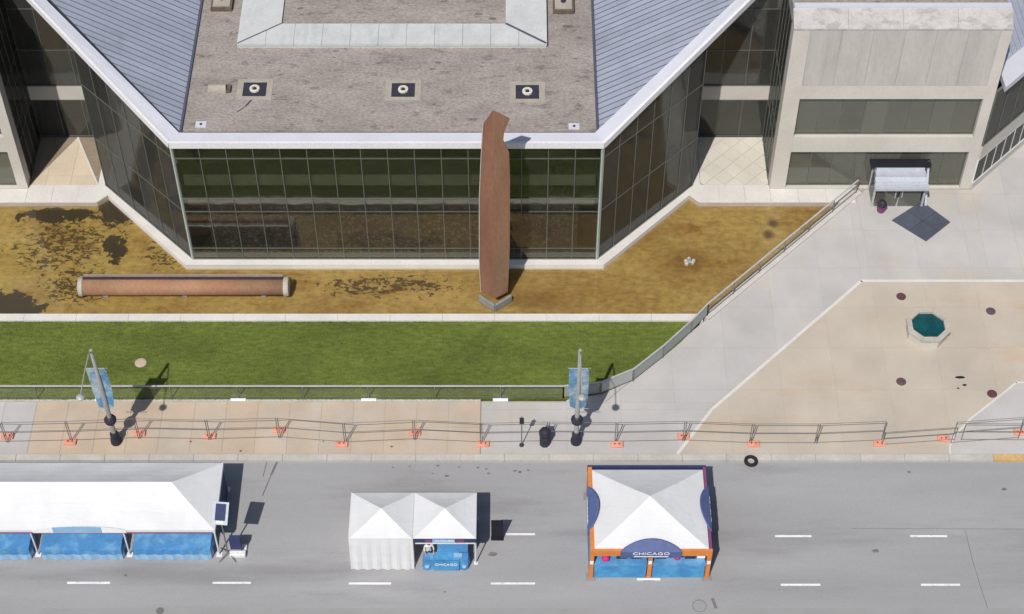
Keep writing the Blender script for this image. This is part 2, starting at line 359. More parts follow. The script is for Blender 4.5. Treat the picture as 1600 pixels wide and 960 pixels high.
def wbox(name, A, d, nrm, u0, u1, n0, n1, z0, z1, mat, parent):
    """box on a wall: u along the wall, n outwards"""
    A = Vector((A[0], A[1], 0)); d = Vector((d[0], d[1], 0)); q = Vector((nrm[0], nrm[1], 0))
    poly = [A + d * u + q * k for u, k in ((u0, n0), (u1, n0), (u1, n1), (u0, n1))]
    return MB().prism([(p.x, p.y) for p in poly], z0, z1).build(name, mat, parent)
def wpoly(name, A, d, nrm, uz, n0, n1, mat, parent):
    A = Vector((A[0], A[1], 0)); d = Vector((d[0], d[1], 0)); q = Vector((nrm[0], nrm[1], 0)); k = len(uz)
    a = [A + d * u + q * n1 + Vector((0, 0, z)) for u, z in uz]; b = [A + d * u + q * n0 + Vector((0, 0, z)) for u, z in uz]
    return MB().add(a + b, [tuple(range(k)), tuple(range(2 * k - 1, k - 1, -1))] + [(i, k + i, k + (i + 1) % k, (i + 1) % k) for i in range(k)]).build(name, mat, parent)
def curtain(root, A, B, rows, bay, glass, top=None, mw=.04, name='curtain_wall', railmat='mullion'):
    """glazed wall from A to B, outside on the right hand of A->B ; top(u) gives a sloping head"""
    A, B = Vector(A), Vector(B); L = (B - A).length; d = (B - A) / L; nr = Vector((d.y, -d.x))
    n = max(1, round(L / bay)); w = L / n; z0 = rows[0]; zt = top or (lambda u: rows[-1])
    fr = wpoly(name, A, d, nr, [(0, z0 - .06), (L, z0 - .06), (L, z0), (0, z0)], -.08, .06, railmat, root)
    wpoly('head_rail', A, d, nr, [(0, zt(0) - .07), (L, zt(L) - .07), (L, zt(L)), (0, zt(0))], -.08, .06, railmat, fr)
    for i in range(n + 1):
        u = i * w; a = max(0, u - mw / 2); b = min(L, u + mw / 2)
        wpoly('mullion', A, d, nr, [(a, z0), (b, z0), (b, zt(b) - .07), (a, zt(a) - .07)], -.08, .035, railmat, fr)
    lev = list(rows)
    if top: lev = [z for z in rows if z < max(zt(0), zt(L)) - .4] + [99]
    for z in lev[1:-1]:
        us = [i * L / 40 for i in range(41) if zt(i * L / 40) > z + .1]
        if us: wpoly('transom', A, d, nr, [(min(us), z - .022), (max(us), z - .022), (max(us), z + .022), (min(us), z + .022)], -.06, .025, railmat, fr)
    for i in range(n):
        ua, ub = i * w + mw / 2, (i + 1) * w - mw / 2
        for j in range(len(lev) - 1):
            za = lev[j]; ta, tb = min(lev[j + 1], zt(ua) - .07), min(lev[j + 1], zt(ub) - .07)
            if max(ta, tb) < za + .1: continue
            pts = [(ua, za), (ub, za), (ub, max(tb, za + .02)), (ua, max(ta, za + .02))]
            wpoly('pane', A, d, nr, pts, -.015, .01, glass, fr)
    return fr
def text_mesh(name, s, size, loc, rot, mat, parent, width=None, ext=.006):
    cu = bpy.data.curves.new(name, 'FONT'); cu.body = s; cu.size = size; cu.align_x = 'CENTER'; cu.align_y = 'CENTER'; cu.extrude = ext; cu.resolution_u = 3
    t = bpy.data.objects.new('tmp', cu); COL.objects.link(t); bpy.context.view_layer.update()
    me = bpy.data.meshes.new_from_object(t.evaluated_get(bpy.context.evaluated_depsgraph_get()))
    bpy.data.objects.remove(t); me.name = name
    if width:
        xs = [v.co.x for v in me.vertices]; k = width / (max(xs) - min(xs))
        for v in me.vertices: v.co.x *= k
    me.materials.clear(); me.materials.append(M[mat])
    o = bpy.data.objects.new(name, me); COL.objects.link(o); o.parent = parent
    o.location = Vector(loc) - wloc(parent); o.rotation_euler = rot
    return o
ORD = ['first', 'second', 'third', 'fourth', 'fifth', 'sixth', 'seventh', 'eighth', 'ninth', 'tenth', 'eleventh', 'twelfth', 'thirteenth', 'fourteenth', 'fifteenth', 'sixteenth']

# ================================================================== THE SETTING
RZ = -.13
struct(MB().prism([(-400, -400), (400, -400), (400, 400), (-400, 400)], -1.2, -.9).build('ground', 'asphalt_pale'))
road = struct(MB().box(-140, 140, -60, -10.80, -.6, RZ).build('road', 'asphalt'))
for px0, px1, py in ((105, 172, 911), (332, 392, 911), (545, 611, 912), (767, 836, 912), (1220, 1282, 914), (1439, 1500, 914), (790, 836, 835), (1211, 1268, 838), (1422, 1480, 838),
                     (1655, 1716, 914), (1634, 1692, 838), (-112, -50, 911)):
    a, b = G(px0, py, RZ), G(px1, py, RZ)
    MB().box(a.x, b.x, a.y - .06, a.y + .06, RZ - .02, RZ + .005).build('lane_marking', 'paint', road)
a = G(0, 959, RZ); MB().box(-29, G(62, 959, RZ).x, a.y - .5, a.y + .03, RZ - .02, RZ + .005).build('lane_marking', 'paint', road)
a = G(800, 951, RZ); MB().box(-140, 140, a.y - 14, a.y, RZ - .1, RZ + .006).build('far_lane', 'asphalt_pale', road)
def ribbon(pts, w, z, h, name, mat, parent):
    m = MB()
    for p, q, wa in zip(pts[:-1], pts[1:], w if isinstance(w, list) else [w] * 99): m.bar((p[0], p[1], z), (q[0], q[1], z), wa, h)
    return m.build(name, mat, parent)
ribbon([G(437, 713, RZ), G(424, 742, RZ), G(410, 775, RZ)], [.12, .06], RZ, .01, 'tar_seam', 'stain', road)  # dark ribbon paints the cast shadow of a slim pole that isn't modelled
ribbon([G(418, 718, RZ), G(411, 745, RZ)], [.05], RZ, .01, 'tar_seam', 'stain', road)  # second strand of the painted pole shadow
ribbon([G(1508, 828, RZ), G(1518, 870, RZ), G(1530, 910, RZ), G(1546, 960, RZ)], .03, RZ, .01, 'tar_seam', 'stain', road)
ribbon([G(1330, 826, RZ), G(1600, 827, RZ)], .02, RZ, .01, 'tar_seam', 'stain', road)
ribbon([G(1113, 935, RZ), G(1122, 960, RZ)], [.16], RZ, .01, 'tar_seam', 'stain', road)
def splat(c, r, name, mat, parent, z, sq=.6):
    n = 11; ph = random.random() * 6
    MB().prism([(c[0] + r * (.7 + .5 * random.random()) * math.cos(2 * math.pi * k / n + ph), c[1] + sq * r * (.7 + .5 * random.random()) * math.sin(2 * math.pi * k / n + ph)) for k in range(n)], z - .02, z + .004).build(name, mat, parent)
for px, py, r in ((684, 728, .10), (698, 744, .13), (718, 730, .07), (747, 731, .10), (760, 733, .09), (763, 740, .10), (805, 736, .10), (812, 738, .12), (676, 740, .06), (640, 729, .06), (614, 731, .07), (825, 735, .08), (695, 925, .08), (196, 899, .09), (1368, 861, .2), (1569, 765, .16), (1420, 738, .12), (770, 866, .25)):
    c = G(px, py, RZ); splat(c, r, 'oil_spot', 'stain', road, RZ)
c = G(1093, 947, RZ + .01); mh = MB().lathe((c.x, c.y, RZ - .02), [(.44, 0), (.44, .026), (.01, .027)], 20).build('manhole_cover', 'asphalt_pale', road)
MB().lathe((c.x, c.y, RZ - .02), [(.36, 0), (.36, .032), (.33, .032), (.33, 0)], 20).build('manhole_joint', 'stain', road)
c = G(250, 955, RZ); MB().lathe((c.x, c.y, RZ - .02), [(.2, 0), (.2, .045), (.15, .05), (.01, .05)], 14).build('valve_cover', 'stain', road)

# kerb in lengths
kerb = struct(MB().box(-60, 60, -10.76, -10.44, -.5, -.03).build('kerb', 'joint'))
x = -34.0
while x < 40:
    w = 2.4; ye = x > 24.3
    MB().box(x + .01, x + w - .01, -10.80, -10.40, -.4, .012).build('kerb_stone', 'kerb_yellow' if ye else 'kerb', kerb); x += w
# tan pavement beside the lawn
walk = struct(MB().box(-60, -1.72, -10.38, -6.72, -.5, -.02).build('sidewalk', 'joint'))
tiles('paving_slab', [(-34.2, -10.36), (-26.26, -10.36), (-26.26, -6.86), (-34.2, -6.86)], (1.75, 1.75), .014, -.1, 0, 'slab_grey', walk, org=(-1.76, -10.36))
tiles('paving_slab', [(-26.24, -10.36), (-1.74, -10.36), (-1.74, -6.86), (-26.24, -6.86)], (1.75, 1.75), .02, -.1, 0, 'slab_tan', walk, org=(-1.74, -10.36))
MB().box(-34.2, -1.74, -6.84, -6.70, -.1, .03).build('edging_strip', 'kerb', walk)
plaza_base = struct(MB().prism([(-1.70, -10.38), (60, -10.38), (60, 60), (28, 60), (28, 9.35), (21.55, 9.35), (5.2, -6.8), (-1.7, -6.8)], -.5, -.012).build('plaza', 'joint_grey'))
tiles('paving_slab', [(-1.70, -7.375), (11.02, -7.375), (11.49, -6.9), (-1.70, -6.9)], 3.0, .010, -.1, 0, 'slab_grey', plaza_base)
tiles('paving_slab', [(-1.70, -10.36), (8.95, -10.36), (11.01, -7.385), (-1.70, -7.385)], 3.0, .010, -.1, 0, 'slab_grey', plaza_base)
tiles('paving_slab', [(2.8, -6.885), (5.1, -6.885), (6.9, -5.1), (5.6, -5.1)], 3.0, .010, -.1, 0, 'slab_grey', plaza_base)
tiles('paving_slab', [(5.2, -6.885), (11.5, -6.885), (20.425, 2.06), (20.425, 8.2)], 3.0, .010, -.1, 0, 'slab_grey', plaza_base)
tiles('paving_slab', [(20.435, 2.05), (27.995, 2.05), (27.995, 9.33), (21.6, 9.33), (20.435, 8.2)], 3.0, .010, -.1, 0, 'slab_grey', plaza_base)
tiles('paving_slab', [(28.005, 2.05), (36.5, 2.05), (36.5, 17.7), (28.005, 9.33)], 3.0, .010, -.1, 0, 'slab_grey', plaza_base)
tiles('paving_slab', [(9.0, -10.36), (36.5, -10.36), (36.5, 1.95), (20.45, 1.95), (11.06, -7.4)], 3.0, .010, -.1, 0, 'slab_beige', plaza_base)
st = MB()
for p, q in (((8.95, -10.37), (11.02, -7.38)), ((11.02, -7.38), (20.42, 2.0)), ((20.36, 2.0), (37, 2.0))): st.bar((*p, -.01), (*q, -.01), .17, .05)
st.build('border_strip', 'white_stone', plaza_base)
dv = [(23.7, -10.37), (23.75, -9.9), (24.1, -9.2), (25.2, -8.0), (27.0, -6.5), (28.15, -5.5), (36.4, -5.5), (36.4, -10.37)]
drive = struct(MB().prism(dv, -.1, .012).build('driveway', 'slab_grey'))
ed = MB()
for p, q in zip(dv[:5], dv[1:6]): ed.bar((*p, -.01), (*q, -.01), .10, .07)
ed.bar((28.1, -5.5, -.01), (36.4, -5.5, -.01), .10, .07); ed.build('edging_strip', 'white_stone', drive)
for px, py in ((372, 633), (576, 633), (782, 636), (1112, 504), (1228, 407)): pass
for px, py, r in ((298, 690, .07), (326, 612, .0), (612, 698, .08), (505, 690, .05), (376, 705, .07)):
    if r: splat(G(px, py), r, 'gum_stain', 'rust_dark', walk, .004, .9)
# paint marks left by the surveyors
for px, py in ((1410, 697),):
    c = G(px, py); m = MB().bar((c.x - .3, c.y, .003), (c.x + .3, c.y - .1, .003), .03, .012); m.bar((c.x, c.y - .3, .003), (c.x + .04, c.y + .3, .003), .03, .012); m.build('spray_mark', 'foot_orange', plaza_base)

# lawn
LAWN = [(-34.2, -1.13), (10.75, -1.13), (9.6, -2.6), (8.2, -4.0), (6.7, -5.35), (5.0, -6.3), (3.1, -6.68), (-34.2, -6.68)]
lawn = struct(MB().prism(LAWN, -.5, .03).build('lawn', 'soil'))
def grass():
    vs, fs = [], []
    def inside(x, y):
        c = False; j = len(LAWN) - 1
        for i in range(len(LAWN)):
            xi, yi = LAWN[i]; xj, yj = LAWN[j]
            if (yi > y) != (yj > y) and x < (xj - xi) * (y - yi) / (yj - yi) + xi: c = not c
            j = i
        return c
    while len(fs) < 65000:
        x = random.uniform(-34.0, 10.7); y = random.uniform(-6.66, -1.15)
        if not inside(x, y): continue
        if random.random() < .06 and x < 2.6: y = -6.66 - random.random() ** 2 * .12 if random.random() < .5 else -1.14 + random.random() * .03
        a = random.random() * 6.283; h = random.uniform(.03, .075); w = random.uniform(.012, .03); b = len(vs)
        vs += [(x - w * math.cos(a), y - w * math.sin(a), .028), (x + w * math.cos(a), y + w * math.sin(a), .028), (x + random.uniform(-.05, .05), y + random.uniform(-.05, .05), .03 + h)]
        fs.append((b, b + 1, b + 2))
    m = MB(); m.v = vs; m.f = fs; m.mi = [0] * len(fs)
    return m.build('grass', 'grass')
g = struct(grass(), 'stuff'); tag(g, 'short mown green grass of the long lawn', 'grass')
c = G(220, 568); struct(MB().lathe((c.x, c.y, .0), [(.33, 0), (.33, .06), (.2, .085), (.01, .085)], 14).build('bare_patch', 'slab_tan'))

# pool
struct(MB().prism([(-60, -.70), (11.0, -.70), (21.5, 9.5), (21.5, 14), (-60, 14)], -.9, -.40).build('pool_bed', 'pool_algae'))
pw = MB(); pw.add([(-60, -.62, -.30), (10.95, -.62, -.30), (20.9, 9.3, -.30), (20.9, 13.5, -.30), (-60, 13.5, -.30)], [(0, 1, 2, 3, 4)])
struct(pw.build('pool_water', 'water'))
cw = thing('pool_coping', 'straight white coping wall between the ochre pool and the lawn', 'wall', (-12, -.85, -.5))
x = -34.0
while x < 10.9:
    x1 = min(x + 3.0, 10.95); MB().box(x + .006, x1 - .006, -1.12, -.62, -.5, .14).build('coping_stone', 'white_stone', cw); x += 3.0
dw = thing('pool_wall', 'slanting grey concrete wall between the ochre pool and the grey path', 'wall', (16, 4.4, -.5))
d45 = Vector((1, 1)).normalized()
for k in range(6):
    a = Vector((10.98, -.72)) + d45 * (k * 2.36 + .006); b = Vector((10.98, -.72)) + d45 * ((k + 1) * 2.36 - .006); nn = Vector((d45.y, -d45.x)) * .42
    MB().prism([tuple(a), tuple(b), tuple(b + nn), tuple(a + nn)], -.5, .10).build('wall_stone', 'wall_grey', dw)

# ================================================================== MAIN GLASS BUILDING
XL, XR, YF, ZR = -18.8, 5.0, 3.7, 9.7
YB = 27.0; XM = (XL + XR) / 2; TW = 6.0; TE = 9.6; YREC = 13.95; SL = .34
b = thing('glass_pavilion', 'large glass building with flat gravel roof and two sloping blue-grey metal roofs', 'building', (XM, 10, 0))
# plinth
o = .48
pl = [(XL - TW - .5, YF + TW - .1), (XL - .2 - o * .41, YF - o), (XR + .2 + o * .41, YF - o), (XR + TW + .5, YF + TW - .1), (XR + TW + .5, YREC), (XL - TW - .5, YREC)]
MB().prism(pl, -.5, .02).build('plinth', 'white_stone', b)
rows = [.08, .96, 4.09, 5.21, 8.41, 9.36]
for (A, B) in (((XL, YF), (XR, YF)),): curtain(b, A, B, rows, 1.49, 'glass', name='front_glazing')
rt = lambda off: (lambda u: ZR - .34 + SL * abs(off + u) / math.sqrt(2))
Lw = TW * math.sqrt(2)
rows2 = [.08, 4.09, 8.41, 11.2]
curtain(b, (XR, YF), (XR + TW, YF + TW), rows2, 1.41, 'glass_dark', top=lambda u: ZR - .34 + SL * u / math.sqrt(2), name='side_glazing')
curtain(b, (XL - TW, YF + TW), (XL, YF), rows2, 1.41, 'glass_dark', top=lambda u: ZR - .34 + SL * (Lw - u) / math.sqrt(2), name='side_glazing')
curtain(b, (XR + TW, YF + TW), (XR + TW, YREC), rows2, 1.41, 'glass_dark', top=lambda u: ZR - .42 + SL * TW, name='return_glazing')
curtain(b, (XL - TW, YREC), (XL - TW, YF + TW), rows2, 1.41, 'glass_dark', top=lambda u: ZR - .42 + SL * TW, name='return_glazing')
for x in (XL, XR): MB().prism([(x - .12, YF + .08), (x, YF - .10), (x + .12, YF + .08)], .02, 9.35).build('corner_post', 'corner_post', b)
def plan(i): return [(XL + i * .41, YF + i), (XR - i * .41, YF + i), (XR + TW - i, YF + TW + i * .41), (XR + TW - i, YREC), (XL - TW + i, YREC), (XL - TW + i, YF + TW + i * .41)]
MB().prism(plan(.2), .02, .06).build('ground_floor', 'interior_floor', b)
fs_ = MB().prism(plan(.32), 6.12, 6.80).build('floor_slab', 'interior', b)
MB().box(XL + .3, XR - .3, YF + .16, YF + .30, 6.10, 6.82).build('slab_edge', 'slab_edge', fs_)
fs_ = MB().prism(plan(.36), 4.47, 4.83).build('floor_slab', 'interior', b)
MB().box(XL + .3, XR - .3, YF + .18, YF + .34, 4.45, 4.85).build('slab_edge', 'slab_edge', fs_)
MB().box(XL + 1.2, XR - 1.2, 4.15, 4.35, .06, 4.2).build('stone_wall', 'cobble', b)  # added wall behind the panes, carries the painted pool reflection
MB().prism(plan(2.2), .06, 9.3).build('inner_core', 'interior', b)
# flat roof
XI0, XI1 = -18.38, 4.78
deck = MB().box(XI0, XI1, YF + .72, YB, 9.2, 9.6).build('roof_deck', 'ballast', b)
# metal roofs
def metal(sign):
    xi = XI0 if sign < 0 else XI1; c0 = YF + .95
    ox = XL if sign < 0 else XR
    def pt(s_, y): x = xi + sign * s_; return (x, min(y, YB), ZR - .15 + SL * s_)
    SM = TE - .9
    und = MB().add([pt(0, c0), pt(0, YB), pt(SM, YB), pt(SM, c0 + SM), *[(x, y, z - .2) for x, y, z in (pt(0, c0), pt(0, YB), pt(SM, YB), pt(SM, c0 + SM))]],
                   [(0, 1, 2, 3), (7, 6, 5, 4), (0, 4, 5, 1), (1, 5, 6, 2), (2, 6, 7, 3), (3, 7, 4, 0)])
    root = und.build('metal_roof', 'seam', b)
    w = .44; y0 = c0 + .02
    while y0 < YB - .5:
        def end(yy):
            s_ = (yy - c0) / .75
            return s_ if s_ < SM else SM
        sa, sb = end(y0), end(y0 + w - .085)
        q = [pt(0, y0), pt(sa, y0 + .25 * sa), pt(sb, y0 + w - .085 + .25 * sb), pt(0, y0 + w - .085)]
        up = [(x, y, z + .03) for x, y, z in q]; dn = [(x, y, z + .004) for x, y, z in q]
        MB().add(dn + up, [(0, 1, 2, 3)[::1], (4, 5, 6, 7)[::-1], (0, 4, 5, 1), (1, 5, 6, 2), (2, 6, 7, 3), (3, 7, 4, 0)]).build('roof_panel', 'metal_roof', root)
        y0 += w
    MB().bar((xi - sign * .05, c0 - .2, ZR - .06), (xi - sign * .05, YB, ZR - .06), .13, .16).build('flashing', 'seam', root)
metal(-1); metal(1)
# white eave band: outer edge, inner edge, with vertical face
def eave():
    m = MB()
    out = [(XL - TE, YB), (XL - TE, YF + TE), (XL - .05, YF - .12), (XR + .05, YF - .12), (XR + TE, YF + TE), (XR + TE, YB)]
    k = .92
    inn = [(XL - TE + .7, YB), (XL - TE + .7, YF + TE + .3), (XL + .42, YF + .68), (XR - .42, YF + .68), (XR + TE - .7, YF + TE + .3), (XR + TE - .7, YB)]
    ho = lambda p: ZR + SL * max(0, max(XL - p[0], p[0] - XR))
    for i in range(5):
        a, c, d, e = out[i], out[i + 1], inn[i + 1], inn[i]
        za, zc = ho(a), ho(c)
        zd, ze = ho(d) , ho(e)
        q = [(*a, za), (*c, zc), (*d, zd + .06), (*e, ze + .06)]
        lo = [(*a, za - .42), (*c, zc - .42), (*d, zd - .30), (*e, ze - .30)]
        m.add(q + lo, [(0, 1, 2, 3), (7, 6, 5, 4), (0, 4, 5, 1), (2, 6, 7, 3)])
    lip = MB()
    for i in range(5):
        a, c = out[i], out[i + 1]; lip.bar((*a, ho(a) - .12), (*c, ho(c) - .12), .16, .42)
    lip.build('eave_lip', 'eave_white', b)
    return m.build('eave_band', 'fascia', b)
eave()
MB().bar((XL + .4, YF + .70, 9.68), (XR - .4, YF + .70, 9.68), .05, .17).build('gutter', 'pit', b)
# sheet metal raised kerb on the roof, sunken middle
cx0, cx1, cy0 = -15.85, 2.02, 11.45; ix0, ix1, iy0 = -13.42, -.36, 13.2
rk = MB().box(cx0 + .03, cx1 - .03, cy0 + .03, YB - .1, 9.6, 9.75).build('raised_kerb', 'curb_metal', b)
def sheet(q, name='kerb_sheet'):
    MB().prism(q, 9.75, 9.93).build(name, 'curb_metal', rk)
n = 11
for k in range(n):
    fa, fb = k / n, (k + 1) / n
    q = clip([(cx0 + (cx1 - cx0) * fa + .008, cy0), (cx0 + (cx1 - cx0) * fb - .008, cy0), (cx0 + (cx1 - cx0) * fb - .008, iy0), (cx0 + (cx1 - cx0) * fa + .008, iy0)], [(cx0, cy0), (cx1, cy0), (ix1, iy0), (ix0, iy0)])
    sheet(q)
for (xa, xb) in ((cx0, ix0), (cx1, ix1)):
    for k in range(5):
        f0, f1 = k / 5, (k + 1) / 5; y_o = lambda f: cy0 + .03 + (YB - .2 - cy0) * f; y_i = lambda f: iy0 + .02 + (YB - .2 - iy0) * f
        sheet([(xa, y_o(f0) + .012), (xa, y_o(f1)), (xb, y_i(f1)), (xb, y_i(f0) + .012)])
MB().box(ix0 + .02, ix1 - .02, iy0 + .02, YB - .3, 9.7, 9.78).build('sunken_roof', 'ballast', rk)
MB().bar((cx0 + .05, cy0 + .05, 9.94), (ix0, iy0, 9.94), .05, .06).build('kerb_seam', 'seam', rk); MB().bar((cx1 - .05, cy0 + .05, 9.94), (ix1, iy0, 9.94), .12, .06).build('kerb_seam', 'seam', rk)
# roof drains
def ring(mb, c, r, h, n=12): mb.lathe(c, [(r, 0), (r, h), (r * .55, h), (r * .5, h * .2), (.01, h * .2)], n)
for px, py, s in ((398, 140, 1), (630, 141, 1), (824, 144, 1)):
    c = G(px, py, 9.62); m = MB().box(c.x - 1.0, c.x + 1.0, c.y - .85, c.y + .85, 9.6, 9.625); pad = m.build('roof_drain', 'roof_pad', deck)
    MB().box(c.x - .66, c.x + .66, c.y - .56, c.y + .56, 9.625, 9.632).build('drain_sump', 'pit', deck)
    q = MB(); q.lathe((c.x, c.y, 9.633), [(.30, 0), (.29, .10), (.17, .11), (.16, .02), (.01, .02)], 10); q.build('drain_ring', 'drain_ring', deck)
    q = MB().lathe((c.x, c.y, 9.64), [(.13, 0), (.10, .10), (.01, .12)], 8); q.build('drain_dome', 'pit', deck)
for px, py in ((348, 4), (880, 8)):
    c = G(px, py, 9.62); MB().box(c.x - .62, c.x + .62, c.y - .8, c.y + .8, 9.6, 9.86).build('roof_hatch', 'brown_metal', deck)
    MB().box(c.x - .5, c.x + .5, c.y - .66, c.y + .66, 9.86, 9.90).build('hatch_lid', 'roof_pad', deck); MB().lathe((c.x, c.y, 9.90), [(.16, 0), (.14, .12), (.01, .14)], 8).build('hatch_vent', 'pit', deck)
c = G(340, 141, 9.6)
m = MB(); NS = 9
vs = []
for xx in (c.x - .5, c.x + .5): vs += [(xx, c.y + .3 * math.cos(math.pi * k / NS), 9.6 + .38 * math.sin(math.pi * k / NS)) for k in range(NS + 1)]
m.add(vs, [tuple(range(NS + 1)), tuple(range(2 * NS + 1, NS, -1))] + [(k, NS + 1 + k, NS + 2 + k, k + 1) for k in range(NS)]); m.build('vent_hood', 'roof_pad', deck)
MB().box(c.x + .5, c.x + .75, c.y - .25, c.y + .27, 9.6, 9.78).build('vent_duct', 'brown_metal', deck)
for px, py in ((314, 195), (897, 198)):
    c = G(px, py, 9.6); MB().box(c.x - .3, c.x + .3, c.y - .24, c.y + .24, 9.6, 9.63).build('scupper_plate', 'fascia', deck); MB().lathe((c.x, c.y, 9.63), [(.08, 0), (.07, .04), (.01, .04)], 8).build('scupper_pipe', 'pit', deck)
for px, py, r in ((355, 83, .11), (456, 195, .13), (522, 90, .1), (676, 108, .18), (684, 98, .2), (752, 104, .12), (755, 98, .1), (899, 92, .12), (903, 127, .14), (612, 198, .09), (427, 148, .12), (862, 177, .12), (770, 33, .25), (748, 26, .22), (470, 17, .2)):
    c = G(px, py, 9.6); splat(c, r, 'roof_stain', 'stain', deck if py > 35 else rk, 9.6 if py > 35 else 9.78, .5)
ribbon([G(397, 152, 9.6), G(384, 166, 9.6), G(370, 176, 9.6)], [.08, .05], 9.6, .02, 'roof_stain', 'pit', deck)

# ---- links between the pavilion and the concrete blocks
def link(xa, xb, side, label):
    t = thing('glass_link', label, 'building', ((xa + xb) / 2, YREC, 0))
    zt = 11.6
    A, B = (xa, YREC), (xb, YREC)
    fr = curtain(t, A, B, [.08, 3.2], 1.4, 'glass_dark', name='lower_glazing')
    wbox('spandrel_band', A, (1, 0), (0, -1), 0, xb - xa, -.1, .08, 3.22, 4.3, 'concrete', t)
    curtain(t, A, B, [4.38, 7.2, 10.4, zt], 1.4, 'glass_dark', name='upper_glazing')
    MB().box(xa, xb, YREC + 1.6, YREC + 1.8, 0, zt).build('inner_wall', 'interior', t)
    MB().box(xa, xb, YREC + .12, YREC + 1.6, 3.3, 4.2).build('floor_slab', 'slab_edge', t)
    MB().box(xa, xb, YREC + .1, YREC + 1.6, -.2, .05).build('ground_floor', 'interior_floor', t)
link(XR + TW + .08, 15.68, 1, 'dark glass link in the recess left of the right concrete block')
link(-29.48, XL - TW - .08, -1, 'dark glass link in the shaded recess at the upper left')

# ---- concrete blocks
def tower(x0, x1, label, sidex, full=True):
    t = thing('concrete_block', label, 'building', ((x0 + x1) / 2, 12, 0)); y = 9.4; top = 12.9
    wl_ = x0 + .95; wr = x1 - .62
    MB().box(x0, wl_, y, y + .8, -.5, top).build('pier', 'concrete', t)
    MB().box(wr, x1, y, y + .8, -.5, top).build('pier', 'concrete', t)
    MB().box(wl_, wr, y, y + .8, -.5, .06).build('sill', 'concrete', t)
    MB().box(wl_ + .004, wr - .004, y, y + .6, 3.18, 4.41).build('spandrel', 'concrete', t)
    MB().box(wl_ + .004, wr - .004, y + .03, y + .6, 7.52, top).build('wall', 'concrete_streak', t)
    xs = wl_ + .004; n = 6; w = (wr - wl_ - .008) / n
    MB().box(wl_ + .004, wr - .004, y - .003, y + .03, 7.52, 8.55).build('lintel', 'concrete', t)
    for k in range(n): MB().box(xs + k * w + .007, xs + (k + 1) * w - .007, y - .003 , y + .03, 8.565, top).build('wall_panel', 'concrete_streak', t)
    # sloped coping
    n = 4; w = (x1 - x0 + .04) / n
    for k in range(n):
        xa, xb = x0 - .02 + k * w + .006, x0 - .02 + (k + 1) * w - .006
        q = [(y - .03, top + .003), (y + 1.0, top + .62), (y + 1.0, top - .1), (y - .03, top - .1)]
        MB().add([(xx, yy, zz) for xx in (xa, xb) for yy, zz in q], [(0, 3, 2, 1)[::-1], (4, 5, 6, 7)[::-1], (0, 1, 5, 4)[::-1], (1, 2, 6, 5)[::-1], (2, 3, 7, 6)[::-1], (3, 0, 4, 7)[::-1]]).build('coping_stone', 'concrete_stained', t)
    MB().box(x0 + .05, x1 - .05, y + 1.0, y + 1.35, top - .2, top + .72).build('parapet', 'fascia', t)
    MB().box(x0 + .05, x1 - .05, y + 1.36, YB, top - .3, top + .35).build('roof', 'ballast', t)
    MB().box(x0 + .03, x1 - .03, YREC + 2, YB - .1, -.5, top - .31).build('rear_wall', 'concrete', t)
    wn_ = [(.06, 3.18), (4.41, 7.52)]
    for za, zb in wn_:
        fr = curtain(t, (wl_ + .01, y + .32), (wr - .01, y + .32), [za + .06, zb - .01], 1.36, 'glass_tower', name='window')
        MB().box(wl_, wr, y + 2.2, y + 2.3, za, zb + .6).build('blind', 'blind' if za > 1 else 'interior', t)
        MB().box(wl_, wr, y + .62, y + 2.2, za - .35, za - .02).build('floor_slab', 'interior_floor', t)
    for xx, sgn in ((x0, -1), (x1, 1)):
        if sgn == sidex:
            A, B = ((xx, YREC), (xx, y + .8)) if sgn < 0 else ((xx, y + .8), (xx, YREC))
            curtain(t, A, B, [.08, 3.2, 4.3, 7.4, top - .05], 1.05, 'glass_dark', name='side_glazing')
            MB().box(xx - sgn * .5, xx - sgn * .4, y + .8, YREC + 2, 0, top - .1).build('inner_wall', 'interior', t)
        else: MB().box(xx - sgn * .4, xx, y + .81, YREC + 2, -.5, top - .1).build('side_wall', 'concrete', t)
    return t
tower(15.7, 27.9, 'pale concrete block with two long dark window bands above the entrance', -1)
tower(-41.7, -29.5, 'concrete block of which only the right corner shows at the left edge', 1)

